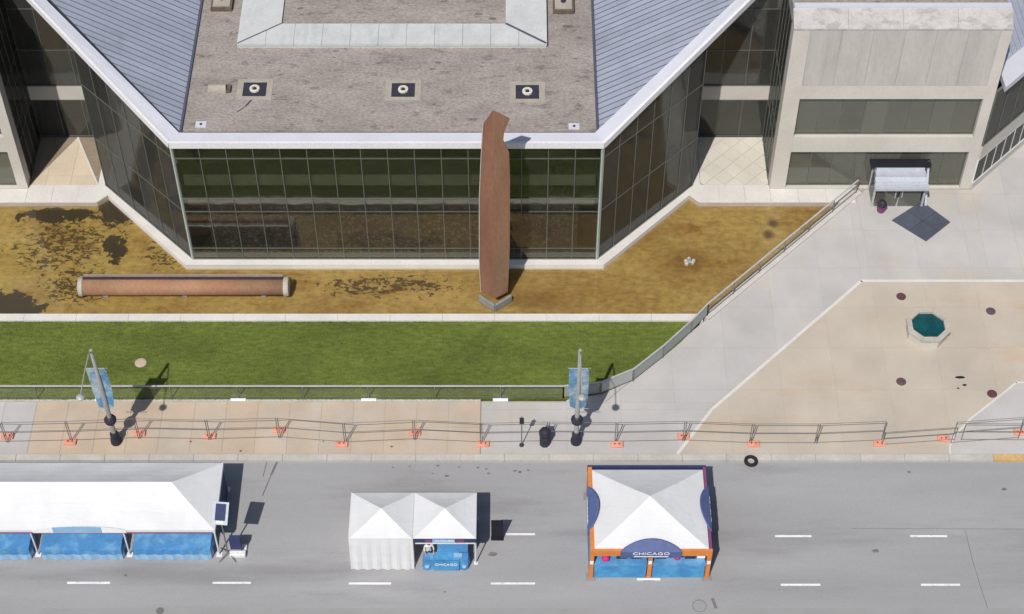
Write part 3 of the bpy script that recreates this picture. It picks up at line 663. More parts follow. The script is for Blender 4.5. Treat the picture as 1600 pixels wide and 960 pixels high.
# ---- wing to the right of the concrete block
def wing():
    t = thing('glass_wing', 'angled glass wing with metal roof at the upper right edge', 'building', (32, 13, 0))
    A = Vector((27.98, 9.45)); L = 12.6; d = Vector((d45.x, d45.y)); B = A + d * L; nr = Vector((d.y, -d.x))
    wpoly('base_wall', A, d, nr, [(0, -.5), (L, -.5), (L, .45), (0, .45)], -.4, .06, 'concrete', t)
    curtain(t, A, B, [.5, 2.5], 1.0, 'glass_dark', name='lower_glazing', railmat='white_metal')
    wpoly('spandrel_band', A, d, nr, [(0, 2.52), (L, 2.52), (L, 3.6), (0, 3.6)], -.4, .06, 'concrete', t)
    curtain(t, A, B, [3.66, 8.1], 1.4, 'glass_dark', name='upper_glazing')
    wpoly('inner_wall', A, d, nr, [(0, 0), (L, 0), (L, 8), (0, 8)], -1.6, -1.4, 'interior', t)
    p = [A + nr * .35 + d * .2, B + nr * .35, B - nr * 1.0 , A - nr * 1.0 + d * 1.4]
    ev = MB().prism([tuple(q) for q in p], 8.1, 8.5).build('eave_band', 'fascia', t)
    q0 = [A - nr * .9 + d * 1.35, B - nr * .9, B - nr * 8, A - nr * 8 + d * 8.5]
    und = MB().prism([tuple(q) for q in q0], [8.3, 8.3, 12, 12], [8.45, 8.45, 12.2, 12.2]).build('metal_roof', 'seam', t)
    k = 1.4
    while k < L - .5:
        q = [A - nr * .92 + d * k, A - nr * .92 + d * (k + .42), A - nr * 8 + d * (k + .42 + 4), A - nr * 8 + d * (k + 4)]
        MB().prism([tuple(x) for x in q], [8.46, 8.46, 12.21, 12.21], [8.49, 8.49, 12.24, 12.24]).build('roof_panel', 'metal_roof', und); k += .45
wing()

# ---- terraces
def terrace(side, label):
    t = thing('terrace', label, 'terrace', ((13.3 if side > 0 else -27.1), 11, -.5))
    mx = lambda x: x if side > 0 else 2 * XM - x
    xa, xb = mx(XR + TW + .52), mx(15.66); xo = mx(10.35)
    MB().prism([(xo, 9.25), (mx(11.35), 8.25), (mx(20.9) if side > 0 else mx(30), 8.25), (mx(20.9) if side > 0 else mx(30), 9.38), (xb, 9.38), (xb, YREC - .1), (xa, YREC - .1), (xa, 9.85)], -.5, .0).build('terrace_bed', 'joint', t)
    # border stones along the pool
    pts = [(mx(10.36), 9.25), (mx(11.36), 8.25)]
    wt = 'white_stone'
    MB().prism([(mx(10.36), 9.27), (mx(11.36), 8.25), (mx(12.6), 8.25), (mx(12.6), 9.70), (mx(11.55), 9.70), (mx(11.5), 9.78)], 0, .045).build('border_stone', wt, t)
    x = 12.6; xe = 15.7
    while x < xe:
        x1 = min(xe, x + 1.55); MB().box(mx(x + .008), mx(x1 - .008), 8.25, 9.70, 0, .04).build('border_stone', wt, t); x = x1
    x = 15.7; xe = 20.85 if side > 0 else 29
    while x < xe - .01:
        x1 = min(xe, x + 1.7); MB().box(mx(x + .008), mx(x1 - .008), 8.25, 9.38, 0, .04).build('border_stone', wt, t); x = x1
    reg = [(xa, 9.72), (xb, 9.72), (xb, YREC - .12), (xa, YREC - .12)]
    if side > 0: tiles('terrace_tile', reg, .9, .02, 0, .03, 'terrace_tile', t, R(45), (13, 11))
    else:
        c = G(70, 228); k = (mx(13.35), YREC - .12)
        r1 = [(xb, 9.72), (xa, 9.72), k]; r2 = [(xa, 9.78), (xa, YREC - .12), (k[0] + .05, YREC - .12)]; r3 = [(xb, 9.78), (k[0] - .05, YREC - .12), (xb, YREC - .12)]
        tiles('terrace_tile', r1, 1.5, .012, 0, .03, 'terrace_tan', t); tiles('terrace_tile', r2, 1.5, .012, 0, .03, 'terrace_brown', t); tiles('terrace_tile', r3, 1.5, .012, 0, .03, 'terrace_brown', t)
        MB().bar((xa, 9.75, .02), (k[0], k[1], .02), .09, .06).build('dividing_strip', 'white_stone', t)
terrace(1, 'pale diagonal-tiled terrace between the pavilion and the right concrete block')
terrace(-1, 'terrace of tan and brown triangles in the left recess')

# ================================================================== SCULPTURES IN THE POOL
def steel_column():
    t = thing('steel_column', 'tall rust-brown folded steel column standing in the pool before the facade', 'sculpture', (-.95, .9, -.4))
    zT = zat(174, .42); xm = -.98; wl_, wr = .86, .90; yf, yb = .42, 1.05; th = .07
    def plate(name, xa, xb, ya, yb_, za_t, zb_t, mat, nm=None):
        # folded leaf: ridge (xa,ya) to wing (xb,yb_), outline with a kinked outer edge
        n = 9; ed = nm
        rows_ = [(z, f) for z, f in ed]
        m = MB(); k = len(rows_)
        front = []; back = []
        for z, f in rows_:
            r0 = Vector((xa, ya, z if z < zT - .01 else zT)); w0 = Vector((xa + (xb - xa) * f, ya + (yb_ - ya) * f, z if z < zT - .01 else zb_t))
            front += [r0, w0]; back += [r0 + Vector((0, th, 0)), w0 + Vector((0, th, 0))]
        vs = front + back; N = len(front); fs = []
        for i in range(k - 1):
            fs += [(2 * i, 2 * i + 1, 2 * i + 3, 2 * i + 2), (N + 2 * i + 2, N + 2 * i + 3, N + 2 * i + 1, N + 2 * i), (2 * i + 1, N + 2 * i + 1, N + 2 * i + 3, 2 * i + 3), (2 * i, 2 * i + 2, N + 2 * i + 2, N + 2 * i)]
        fs += [(0, N, N + 1, 1), (2 * k - 2, 2 * k - 1, N + 2 * k - 1, N + 2 * k - 2)]
        return m.add(vs, fs).build(name, mat, t)
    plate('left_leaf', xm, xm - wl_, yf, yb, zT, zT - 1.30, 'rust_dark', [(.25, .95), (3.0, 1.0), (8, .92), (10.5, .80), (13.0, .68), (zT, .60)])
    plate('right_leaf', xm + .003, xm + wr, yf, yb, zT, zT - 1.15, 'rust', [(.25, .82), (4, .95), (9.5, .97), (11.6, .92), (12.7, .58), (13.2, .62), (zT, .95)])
    e = MB()
    for (z, f), (z2, f2) in zip([(.25, .95), (3.0, 1.0), (8, .92), (10.5, .80), (13.0, .66)], [(3.0, 1.0), (8, .92), (10.5, .80), (13.0, .66), (zT - 1.3, .60)]):
        e.bar((xm - wl_ * f - .02, yf + (yb - yf) * f, z), (xm - wl_ * f2 - .02, yf + (yb - yf) * f2, z2), .05, .10)
    e.build('edge_strip', 'end_cap', t)
    v = MB()
    for s_ in (-1, 1): v.bar((xm, yf - .40, -.12), (xm + s_ * .92, yb - .28, -.12), .14, .5)
    v.build('base_angle', 'steel_grey', t)
steel_column()
def steel_cylinder():
    xa, xb, y, r, zc = -25.15, -12.95, 1.33, .52, .26
    t = thing('steel_cylinder', 'long rust-brown steel cylinder lying in the pool with pale end caps', 'sculpture', ((xa + xb) / 2, y, -.4))
    MB().tube([(xa + .25, y, zc), (xb - .3, y, zc)], r, 24).build('drum', 'rust', t, smooth=True)
    for x0, x1 in ((xa, xa + .28), (xb - .32, xb)):
        MB().tube([(x0, y, zc), (x0 + .04, y, zc), (x1 - .04, y, zc), (x1, y, zc)], [r * .96, r + .05, r + .05, r + .02], 24).build('end_cap', 'end_cap', t, smooth=False)
    MB().box(xa + .3, xb - .34, y + .10, y + .26, zc + r - .10, zc + r + .05).build('top_rail', 'pit', t)
    MB().box(xa + .3, xb - .34, y + .262, y + .40, zc + r - .14, zc + r + .02).build('top_plate', 'rust', t)
    MB().box(xa + .3, xb - .34, y + .402, y + .50, zc + r - .25, zc + r + .0).build('top_groove', 'steel_grey', t)
    for x in (xa + 1.5, (xa + xb) / 2, xb - 1.5): MB().box(x - .15, x + .15, y - .3, y + .3, -.42, zc - .3).build('saddle', 'steel_grey', t)
steel_cylinder()
def nozzle():
    c = G(1078, 408, -.3); t = thing('fountain_nozzle', 'small whitish fountain nozzle on the pool floor, right of the pavilion', 'fountain', (c.x, c.y, -.4))
    MB().lathe((c.x, c.y, -.4), [(.18, 0), (.16, .12), (.07, .16), (.05, .34), (.01, .35)], 10).build('nozzle', 'steel_grey', t)
    for k in range(5):
        a = k * 1.257 + .4; r = .18 + .12 * (k % 2)
        MB().lathe((c.x + r * math.cos(a) * 1.3, c.y + r * math.sin(a) * .7, -.41), [(.15, 0), (.12, .14), (.05, .2), (.01, .21)], 6, k).build('rubble_stone', 'end_cap', t)
nozzle()

# ================================================================== RAILINGS
def railing(label, pts, posts, h=1.1, plates=True, glass='clear_glass', rail='rail_metal'):
    """pts : ground polyline, posts at each point"""
    c = pts[len(pts) // 2]; t = thing('glass_railing', label, 'railing', (c[0], c[1], c[2]))
    for p in pts:
        MB().bar((p[0], p[1], p[2]), (p[0], p[1], p[2] + h), .055, .055).build('post', 'fence_steel', t)
    for i, (p, q) in enumerate(zip(pts[:-1], pts[1:])):
        p, q = Vector(p), Vector(q); d = (q - p).normalized() * .06
        MB().bar(p + Vector((0, 0, h)), q + Vector((0, 0, h)), .085, .06).build('top_rail', rail, t)
        MB().bar(p + d + Vector((0, 0, .56)), q - d + Vector((0, 0, .56)), .016, .82).build('glass_panel', glass, t)
        MB().bar(p + d + Vector((0, 0, .12)), q - d + Vector((0, 0, .12)), .03, .03).build('bottom_rail', 'fence_steel', t)
    for i, p in enumerate(pts):
        if plates and i % 2 == 0: MB().box(p[0] - .42, p[0] + .42, p[1] - .22, p[1] - .03, p[2] - .01, p[2] + .035).build('base_plate', 'print_white', t)
pts = [(x_, -6.62, .03) for x_ in [G(px, 628).x for px in (-47, 58, 160, 268, 372, 474, 576, 680, 782, 880)]]
railing('long straight glass railing along the lower edge of the lawn', pts, 9)
curve = [(pts[-1][0], -6.62, .03), (4.9, -6.34, .03), (6.75, -5.42, .03), (8.5, -3.75, .03), (10.2, -1.9, .03), (11.2, -.72, .10)]
railing('curved glass railing at the right end of the lawn', curve, 5, plates=False, glass='rail_glass')
pl2 = [(11.2 + 1.62 * k, -.72 + 1.62 * k, .10) for k in range(7)]
railing('slanting glass railing on the concrete wall between pool and path', pl2, 7, plates=False)
for k in (1, 3, 6): pass

# ================================================================== TEMPORARY FENCE
nodes = [(-95, 690), (12, 692), (112, 690), (218, 686), (328, 688), (437, 685), (540, 693), (648, 688), (752, 693), (856, 691), (962, 692), (1068, 690), (1172, 694), (1274, 694), (1378, 690)]
fn = [G(*q) for q in nodes]
def fence_panel(a, b_, h, label):
    a, b_ = Vector(a), Vector(b_); d = (b_ - a).normalized() * .05; a = a + d; b_ = b_ - d
    t = thing('temporary_fence', label, 'fence', ((a.x + b_.x) / 2, (a.y + b_.y) / 2, 0), 'temporary fence panels along the pavement')
    U = Vector((0, 0, 1))
    for p in (a, b_): MB().tube([p + U * .05, p + U * h], .024, 6).build('post', 'fence_steel', t)
    for z in (.14, h * .55, h - .02): MB().tube([a + U * z, b_ + U * z], .018, 6).build('rail', 'fence_steel', t)
for i, (a, b_) in enumerate(zip(fn[:-1], fn[1:])):
    fence_panel(a, b_, 1.85, ('steel fence panel cut by the left edge of the picture' if i == 0 else 'steel fence panel on the pavement, %s whole one from the left' % ORD[i - 1]))
ex = [((1376, 697), (1492, 689), 1.25, 'low crooked fence panel just left of the driveway'), ((1484, 694), (1592, 686), 2.0, 'taller fence panel on the driveway, its end near the right edge'),
      ((1500, 689), (1640, 690), 1.6, 'fence panel behind the driveway panel, running out of the right edge')]
for (p, q, h, lb) in ex: fence_panel(G(*p), G(*q), h, lb)
feet = [(12, 683), (110, 692), (218, 678), (328, 683), (436, 673), (534, 695), (648, 678), (755, 695), (964, 696), (1068, 683), (1177, 695), (1374, 694), (1474, 687), (1593, 677)]
lbls = ['orange fence foot nearest the left edge'] + ['orange fence foot, %s from the left edge' % ORD[k] for k in range(1, 13)] + ['orange fence foot nearest the right edge']
for (px, py), lb in zip(feet, lbls):
    c = G(px, py); t = thing('fence_weight', lb, 'fence foot', (c.x, c.y, 0), 'orange fence feet')
    bevel(MB().box(c.x - .33, c.x + .33, c.y - .19, c.y + .19, .004, .14).build('block', 'foot_orange', t), .03)
    MB().lathe((c.x - .12, c.y, .14), [(.05, 0), (.05, .03), (.03, .03), (.02, .0)], 8).build('socket', 'fence_steel', t); MB().lathe((c.x + .12, c.y, .14), [(.05, 0), (.05, .03), (.03, .03), (.02, .0)], 8).build('socket', 'fence_steel', t)

# ================================================================== LAMP POSTS, SIGN, BINS
def lamp(px, py, label, h=8.0):
    c = G(px, py); x, y = c.x, c.y; t = thing('street_lamp', label, 'street lamp', (x, y, 0), 'street lamps with banners')
    MB().lathe((x, y, 0), [(.30, 0), (.30, .25), (.24, .45), (.24, .8), (.15, .95), (.10, 1.0)], 12).build('base', 'dark_iron', t)
    MB().tube([(x, y, .9), (x, y, h * .6), (x, y, h)], [.14, .12, .09], 10).build('pole', 'pole', t)
    MB().tube([(x, y, h - .1), (x, y - .5, h + .22), (x, y - 1.8, h + .35), (x, y - 3.0, h + .30)], [.045, .035, .03, .028], 8).build('arm', 'pole', t)
    m = MB().lathe((x, y - 3.2, h + .12), [(.08, 0), (.20, .05), (.22, .14), (.12, .24), (.03, .26)], 10); m.build('lamp_head', 'pole', t)
    MB().lathe((x, y, 1.75), [(.10, 0), (.30, .12), (.34, .34), (.24, .52), (.10, .60)], 10).build('flower_bowl', 'dark_iron', t)
    for s_ in (-1, 1):
        bn = MB(); w = .42; z0, z1 = 3.0, 6.5; n = 7; vs = []
        for k in range(n + 1):
            f = k / n; z = z0 + (z1 - z0) * f; bow = .05 * math.sin(f * math.pi)
            xi, xo = x + s_ * .10, x + s_ * (.10 + w * (.72 + .28 * min(1, f * 2.2)))
            vs += [(xi, y + bow, z), (xo, y + bow * 1.6 - .04, z + (.25 if k == 0 else 0) * 1.0), (xo, y + bow * 1.6 - .025, z + (.25 if k == 0 else 0)), (xi, y + bow + .015, z)]
        fs = []
        for k in range(n): a = 4 * k; fs += [(a + i, a + (i + 1) % 4, a + 4 + (i + 1) % 4, a + 4 + i) for i in range(4)]
        fs += [(0, 1, 2, 3), (4 * n + 3, 4 * n + 2, 4 * n + 1, 4 * n)]
        bn.add(vs, fs).build('banner', 'banner_blue', t)
        for z in (z0 + .02, z1): MB().tube([(x, y, z), (x + s_ * .58, y, z)], .02, 6).build('banner_arm', 'pole', t)
lamp(182, 691, 'street lamp with blue banners on the tan pavement at the left')
lamp(900, 691, 'street lamp with blue banners by the curved end of the lawn')
c = G(815, 696); t = thing('parking_sign', 'slim parking sign on a post left of the dark litter bin', 'sign', (c.x, c.y, 0))
MB().tube([(c.x, c.y, 0), (c.x, c.y, 2.6)], .03, 6).build('post', 'fence_steel', t); MB().box(c.x - .12, c.x + .12, c.y - .045, c.y - .03, 2.0, 2.55).build('sign_plate', 'dark_iron', t); MB().lathe((c.x, c.y, 0), [(.14, 0), (.12, .08), (.05, .12)], 8).build('base', 'dark_iron', t)
c = G(851, 694); t = thing('litter_bin', 'dark litter bin on the pavement between sign post and street lamp', 'bin', (c.x, c.y, 0))
MB().lathe((c.x, c.y, 0), [(.27, 0), (.29, .05), (.31, .95), (.33, .98)], 8, R(22.5)).build('body', 'dark_iron', t)
MB().lathe((c.x, c.y, .99), [(.34, 0), (.34, .06), (.26, .26), (.10, .32), (.02, .33)], 8, R(22.5)).build('hood', 'dark_iron', t); MB().box(c.x - .16, c.x + .16, c.y - .345, c.y - .29, .70, .88).build('opening', 'pit', t)
MB().box(c.x + .05, c.x + .30, c.y + .36, c.y + .60, 0, .9).build('side_canister', 'purple_print', t)
c = G(1376, 330); t = thing('planter_pot', 'small dark purple pot beside the entrance vestibule', 'pot', (c.x, c.y, 0))
MB().lathe((c.x, c.y, 0), [(.22, 0), (.30, .45), (.33, .5), (.28, .5), (.25, .4), (.02, .4)], 12).build('pot', 'purple_print', t)
MB().lathe((c.x, c.y, .38), [(.24, 0), (.30, .18), (.22, .42), (.05, .52)], 9).build('shrub', 'dark_iron', t)
c = G(1173, 722, .02); t = thing('tyre', 'black tyre lying flat on the kerb right of the square tent', 'tyre', (c.x, c.y, .012))
n = 20; prof = [(.20, .04), (.24, 0), (.33, 0), (.37, .05), (.37, .14), (.33, .19), (.24, .19), (.20, .15), (.20, .04)]
m = MB(); m.lathe((c.x, c.y, .013), prof, n); m.f = m.f[:-2]; m.mi = m.mi[:-2]; m.build('tread', 'rubber', t, smooth=True)

# ================================================================== PLAZA FURNITURE
def basin():
    c = G(1447, 521); x, y = c.x, c.y; t = thing('octagonal_basin', 'octagonal concrete basin with dark teal water on the beige plaza', 'fountain', (x, y, 0)); ph = R(22.5)
    ro, ri, h = 1.30, .98, .80
    for k in range(8):
        a0, a1 = ph + k * math.pi / 4, ph + (k + 1) * math.pi / 4
        q = [(x + r * math.cos(a), y + r * math.sin(a)) for r, a in ((ro, a0 + .006), (ro, a1 - .006), (ri, a1 - .006), (ri, a0 + .006))]
        qb = [(x + r * math.cos(a), y + r * math.sin(a)) for r, a in ((ro - .10, a0), (ro - .10, a1), (ri + .02, a1), (ri + .02, a0))]
        MB().prism(qb, .0, h - .16).build('wall_segment', 'concrete', t); MB().prism(q, h - .16, h).build('rim_stone', 'end_cap', t)
    MB().lathe((x, y, h - .5), [(ri, 0), (ri, .34), (ri * .5, .36), (.02, .42)], 8, ph).build('water', 'teal', t)
basin()
for (px, py, mt, lb) in ((1408, 464, 'red_disc', 'dark red disc above and left of the octagonal basin'), (1548, 487, 'plum_disc', 'plum disc above and right of the octagonal basin'),
                         (1408, 597, 'plum_disc', 'greyish plum disc below and left of the octagonal basin'), (1550, 616, 'red_disc', 'very dark red disc by the driveway corner')):
    c = G(px, py); t = thing('ground_light', lb, 'ground light', (c.x, c.y, 0), 'round discs set in the plaza')
    MB().lathe((c.x, c.y, 0), [(.36, 0), (.36, .022), (.29, .026), (.285, .016)], 18).build('rim', 'slab_beige', t); MB().lathe((c.x, c.y, .004), [(.28, 0), (.28, .03), (.22, .036), (.02, .04)], 18).build('lens', mt, t)
for px, py, r, s_, lb in ((1500, 590, .28, .3, 'long black cover plate on the plaza below the basin'), (1507, 602, .13, .5, 'small black cover plate on the plaza, under the long one'), (1497, 607, .08, .5, 'smallest black cover plate near the driveway')):
    c = G(px, py); n = 14
    tag(MB().prism([(c.x + r * math.cos(2 * math.pi * k / n), c.y + r * s_ * math.sin(2 * math.pi * k / n)) for k in range(n)], .003, .02).build('cover_plate', 'black', None), lb, 'cover plate', 'black cover plates')
c4 = [G(1393, 345), G(1440, 315), G(1485, 348), G(1447, 378)]
t = thing('floor_mat', 'dark slate diamond-shaped mat of four panels before the entrance', 'mat', (24.6, 6.7, 0))
ctr = sum(c4, Vector()) / 4
for k in range(4):
    A_, B_, D_ = c4[k], (c4[k] + c4[(k + 1) % 4]) / 2, (c4[k] + c4[k - 1]) / 2
    q = [A_, B_, ctr, D_]; cc = sum(q, Vector()) / 4
    MB().prism([tuple((cc + (p - cc) * .985)[:2]) for p in q], .004, .05).build('mat_panel', 'slate', t)
def vestibule():
    x0, x1, y0, y1 = 21.75, 24.75, 7.9, 9.36; t = thing('entrance_vestibule', 'small glazed entrance vestibule with stepped pale metal roof', 'vestibule', ((x0 + x1) / 2, y0, 0))
    for x in (x0, x1):
        for y in (y0, y1 - .1): MB().box(x - .06, x + .06, y, y + .12, 0, 1.85).build('post', 'canopy_mid', t)
    for x in (x0, x1): MB().box(x - .012, x + .012, y0 + .13, y1 - .12, .06, 1.8).build('side_glass', 'glass_tower', t)
    for k in range(2):
        xa = x0 + .1 + k * (x1 - x0 - .2) / 2; dr = MB().box(xa + .03, xa + 1.32, y0 + .04, y0 + .07, .04, 1.8).build('door', 'glass_tower', t)
        MB().box(xa + (1.15 if k == 0 else .15), xa + (1.19 if k == 0 else .19), y0 - .03, y0 + .02, .8, 1.4).build('handle', 'canopy_metal', dr)
    prof = [(y1, 2.95), (8.75, 2.95), (8.75, 2.80), (8.35, 2.72), (8.35, 2.58), (7.95, 2.50), (7.95, 2.36), (7.55, 2.28), (7.55, 2.12), (y1, 2.12)]
    yp = y1
    for k, (ya, yb_, za, zb, mt) in enumerate(((8.75, y1, 1.8, 2.45, 'canopy_metal'), (8.35, 8.748, 1.8, 2.28, 'canopy_mid'), (7.95, 8.348, 1.8, 2.12, 'canopy_metal'), (7.50, 7.948, 1.8, 1.96, 'canopy_mid'))):
        i = .12 * (3 - k) * .5
        MB().prism([(x0 - .12 + i, ya), (x1 + .12 - i, ya), (x1 + .12 - i, yb_), (x0 - .12 + i, yb_)], za, zb).build('roof_step', mt, t)
    MB().box(x0 - .3, x1 + .3, y1 - .55, y1 + .03, 2.46, 2.62).build('back_flashing', 'black', t)
    MB().bar((x1 + .2, y1 - .1, 2.6), (x1 + .26, y0 + .1, .0), .12, .12).build('stay', 'canopy_metal', t)
vestibule()

# ================================================================== PEOPLE
def person(label, loc, rz, shirt, cap=None, h=1.72, arms='table'):
    t = thing('person', label, 'person', loc); k = h / 1.72
    J = {'pel': (0, 0, .93), 'wst': (0, 0, 1.08), 'chs': (0, .01, 1.30), 'nck': (0, 0, 1.47), 'hd0': (0, -.02, 1.55), 'hd1': (0, -.02, 1.66)}
    R_ = {'pel': (.15, .11), 'wst': (.135, .10), 'chs': (.165, .11), 'nck': (.055, .055), 'hd0': (.07, .085), 'hd1': (.078, .095)}
    E_ = [('pel', 'wst'), ('wst', 'chs'), ('chs', 'nck'), ('nck', 'hd0'), ('hd0', 'hd1')]
    for s_, n in ((-1, 'l'), (1, 'r')):
        J.update({n + 'sh': (s_ * .19, 0, 1.40), n + 'el': (s_ * .25, -.06, 1.13), n + 'wr': (s_ * .20, -.29, 1.04), n + 'hp': (s_ * .10, 0, .86), n + 'kn': (s_ * .11, -.02, .48), n + 'an': (s_ * .11, .02, .08), n + 'to': (s_ * .12, -.16, .035)})
        R_.update({n + 'sh': (.065, .06), n + 'el': (.043, .043), n + 'wr': (.03, .03), n + 'hp': (.085, .09), n + 'kn': (.058, .06), n + 'an': (.042, .05), n + 'to': (.04, .03)})
        E_ += [('chs', n + 'sh'), (n + 'sh', n + 'el'), (n + 'el', n + 'wr'), ('pel', n + 'hp'), (n + 'hp', n + 'kn'), (n + 'kn', n + 'an'), (n + 'an', n + 'to')]
        for f in range(5):
            q = n + 'f%d' % f; b0 = Vector(J[n + 'wr'])
            off = (-s_ * .045, -.035, -.02) if f == 4 else ((f - 1.5) * .024, -.085, -.012)
            p1 = b0 + Vector(off); p2 = p1 + Vector((-s_ * .02 if f == 4 else 0, -.035, -.015)) * (1.0 if f != 3 else .8)
            J[q] = tuple(p1); J[q + 'e'] = tuple(p2); R_[q] = (.011, .011); R_[q + 'e'] = (.008, .008); E_ += [(n + 'wr', q), (q, q + 'e')]
    keys = list(J); me = bpy.data.meshes.new('body'); me.from_pydata([Vector(J[q]) * k for q in keys], [(keys.index(a), keys.index(c)) for a, c in E_], [])
    o = bpy.data.objects.new('tmp', me); COL.objects.link(o); md = o.modifiers.new('skin', 'SKIN'); md.use_smooth_shade = True
    for i, q in enumerate(keys): me.skin_vertices[0].data[i].radius = (R_[q][0] * k, R_[q][1] * k); me.skin_vertices[0].data[i].use_root = (q == 'pel')
    sd = o.modifiers.new('sub', 'SUBSURF'); sd.levels = 1; sd.render_levels = 1
    bpy.context.view_layer.update(); m2 = bpy.data.meshes.new_from_object(o.evaluated_get(bpy.context.evaluated_depsgraph_get())); bpy.data.objects.remove(o)
    m2.materials.clear()
    for x in ('skin', shirt, 'trousers'): m2.materials.append(M[x])
    for p in m2.polygons:
        z = p.center.z / k; far = abs(p.center.x) / k; yy = p.center.y / k
        p.material_index = 2 if z < .98 and not (yy < -.2 and z > .7) else (1 if (z < 1.46 and not (yy < -.14 and z < 1.2)) else 0); p.use_smooth = True
    m2.name = 'body'; bo = bpy.data.objects.new('body', m2); COL.objects.link(bo); bo.parent = t
    t.rotation_euler = (0, 0, rz)
    def loc_part(mb, name, mat):
        me_ = bpy.data.meshes.new(name); me_.from_pydata([tuple(Vector(v) * k) for v in mb.v], [], mb.f); me_.materials.append(M[mat]); me_.update()
        for p in me_.polygons: p.use_smooth = True
        ob = bpy.data.objects.new(name, me_); COL.objects.link(ob); ob.parent = t; return ob
    hm = MB().lathe((0, .0, 1.60), [(.098, 0), (.103, .06), (.085, .125), (.045, .158), (.005, .165)], 12); loc_part(hm, 'hair', 'hair_dark')
    fc = MB().lathe((0, -.115, 1.585), [(.012, 0), (.016, .01), (.006, .05)], 6); loc_part(fc, 'nose', 'skin')
    for s_ in (-1, 1): loc_part(MB().lathe((s_ * .033, -.108, 1.622), [(.004, 0), (.011, .006), (.004, .013)], 6), 'eye', 'hair_dark')
    for s_ in (-1, 1): loc_part(MB().lathe((s_ * .085, -.02, 1.58), [(.008, 0), (.018, .03), (.006, .06)], 6), 'ear', 'skin')
    loc_part(MB().box(-.025, .025, -.108, -.098, 1.548, 1.556), 'mouth', 'magenta')
    if cap:
        cm = MB().lathe((0, .0, 1.66), [(.112, 0), (.115, .05), (.095, .11), (.05, .14), (.005, .145)], 12)
        cm.prism([(-.08, -.08), (.08, -.08), (.075, -.18), (.04, -.215), (-.04, -.215), (-.075, -.18)], 1.655, 1.675); loc_part(cm, 'cap', cap)
    return t

# ================================================================== TENTS
def quad_roof(m, corners, apex, th=.02, sag=.10, n=6):
    """four fabric triangles from eave corners to apex points, sagging a little"""
    for i in range(len(corners)):
        a, c = Vector(corners[i]), Vector(corners[(i + 1) % len(corners)]); p = Vector(apex)
        idx = {}; vs = []
        for r in range(n + 1):
            for k in range(n + 1 - r):
                u, w = k / n, r / n; q = a * (1 - u - w) + c * u + p * w
                q = q - Vector((0, 0, sag * 4 * w * (1 - w) * (1 - abs(2 * (u / (1 - w + 1e-6)) - 1) * .3 if w < 1 else 0))); idx[(r, k)] = len(vs); vs.append(q)
        fs = []
        for r in range(n):
            for k in range(n - r):
                fs.append((idx[(r, k)], idx[(r, k + 1)], idx[(r + 1, k)]))
                if k + 1 < n - r + 0 and (r + 1, k + 1) in idx: fs.append((idx[(r, k + 1)], idx[(r + 1, k + 1)], idx[(r + 1, k)]))
        m.add(vs, fs)
def solid(o, th): s_ = o.modifiers.new('thick', 'SOLIDIFY'); s_.thickness = th; s_.offset = -1; return o
def cloth_table(label, x0, x1, y0, y1, h, mat, group=None, hem=None, top=None):
    t = thing('covered_table', label, 'table', ((x0 + x1) / 2, (y0 + y1) / 2, RZ), group); z1 = RZ + h
    for x in (x0 + .12, x1 - .12):
        for y in (y0 + .1, y1 - .1): MB().box(x - .02, x + .02, y - .02, y + .02, RZ, z1 - .05).build('leg', 'fence_steel', t)
    MB().box(x0 + .04, x1 - .04, y0 + .04, y1 - .04, z1 - .05, z1 - .012).build('tabletop', 'white_metal', t)
    # draped cloth: rings from top edge to floor with folds
    n = int((x1 - x0) / .18); per = []
    for k in range(n + 1): per.append((x0 + (x1 - x0) * k / n, y0, 0, -1))
    mside = int((y1 - y0) / .18) + 1
    for k in range(1, mside + 1): per.append((x1, y0 + (y1 - y0) * k / mside, 1, 0))
    for k in range(1, n + 1): per.append((x1 - (x1 - x0) * k / n, y1, 0, 1))
    for k in range(1, mside): per.append((x0, y1 - (y1 - y0) * k / mside, -1, 0))
    N = len(per); vs = []
    for (z, f) in ((z1, 0), (z1 - .04, .35), (RZ + .45, .8), (RZ + .02, 1.2)):
        for i, (x, y, nx, ny) in enumerate(per):
            w = f * .045 * math.sin(i * 1.9 + random.uniform(-.3, .3)); vs.append((x + nx * (w + .03 * f), y + ny * (w + .03 * f), z))
    fs = [tuple(range(N))] + [(j * N + i, (j + 1) * N + i, (j + 1) * N + (i + 1) % N, j * N + (i + 1) % N) for j in range(3) for i in range(N)]
    cl = MB().add(vs, fs, 0)
    if hem:
        for q in range(len(cl.f)):
            if q > 2 * N: cl.mi[q] = 1
    cl.build('cloth', [mat, hem] if hem else mat, t, smooth=False)
    return t

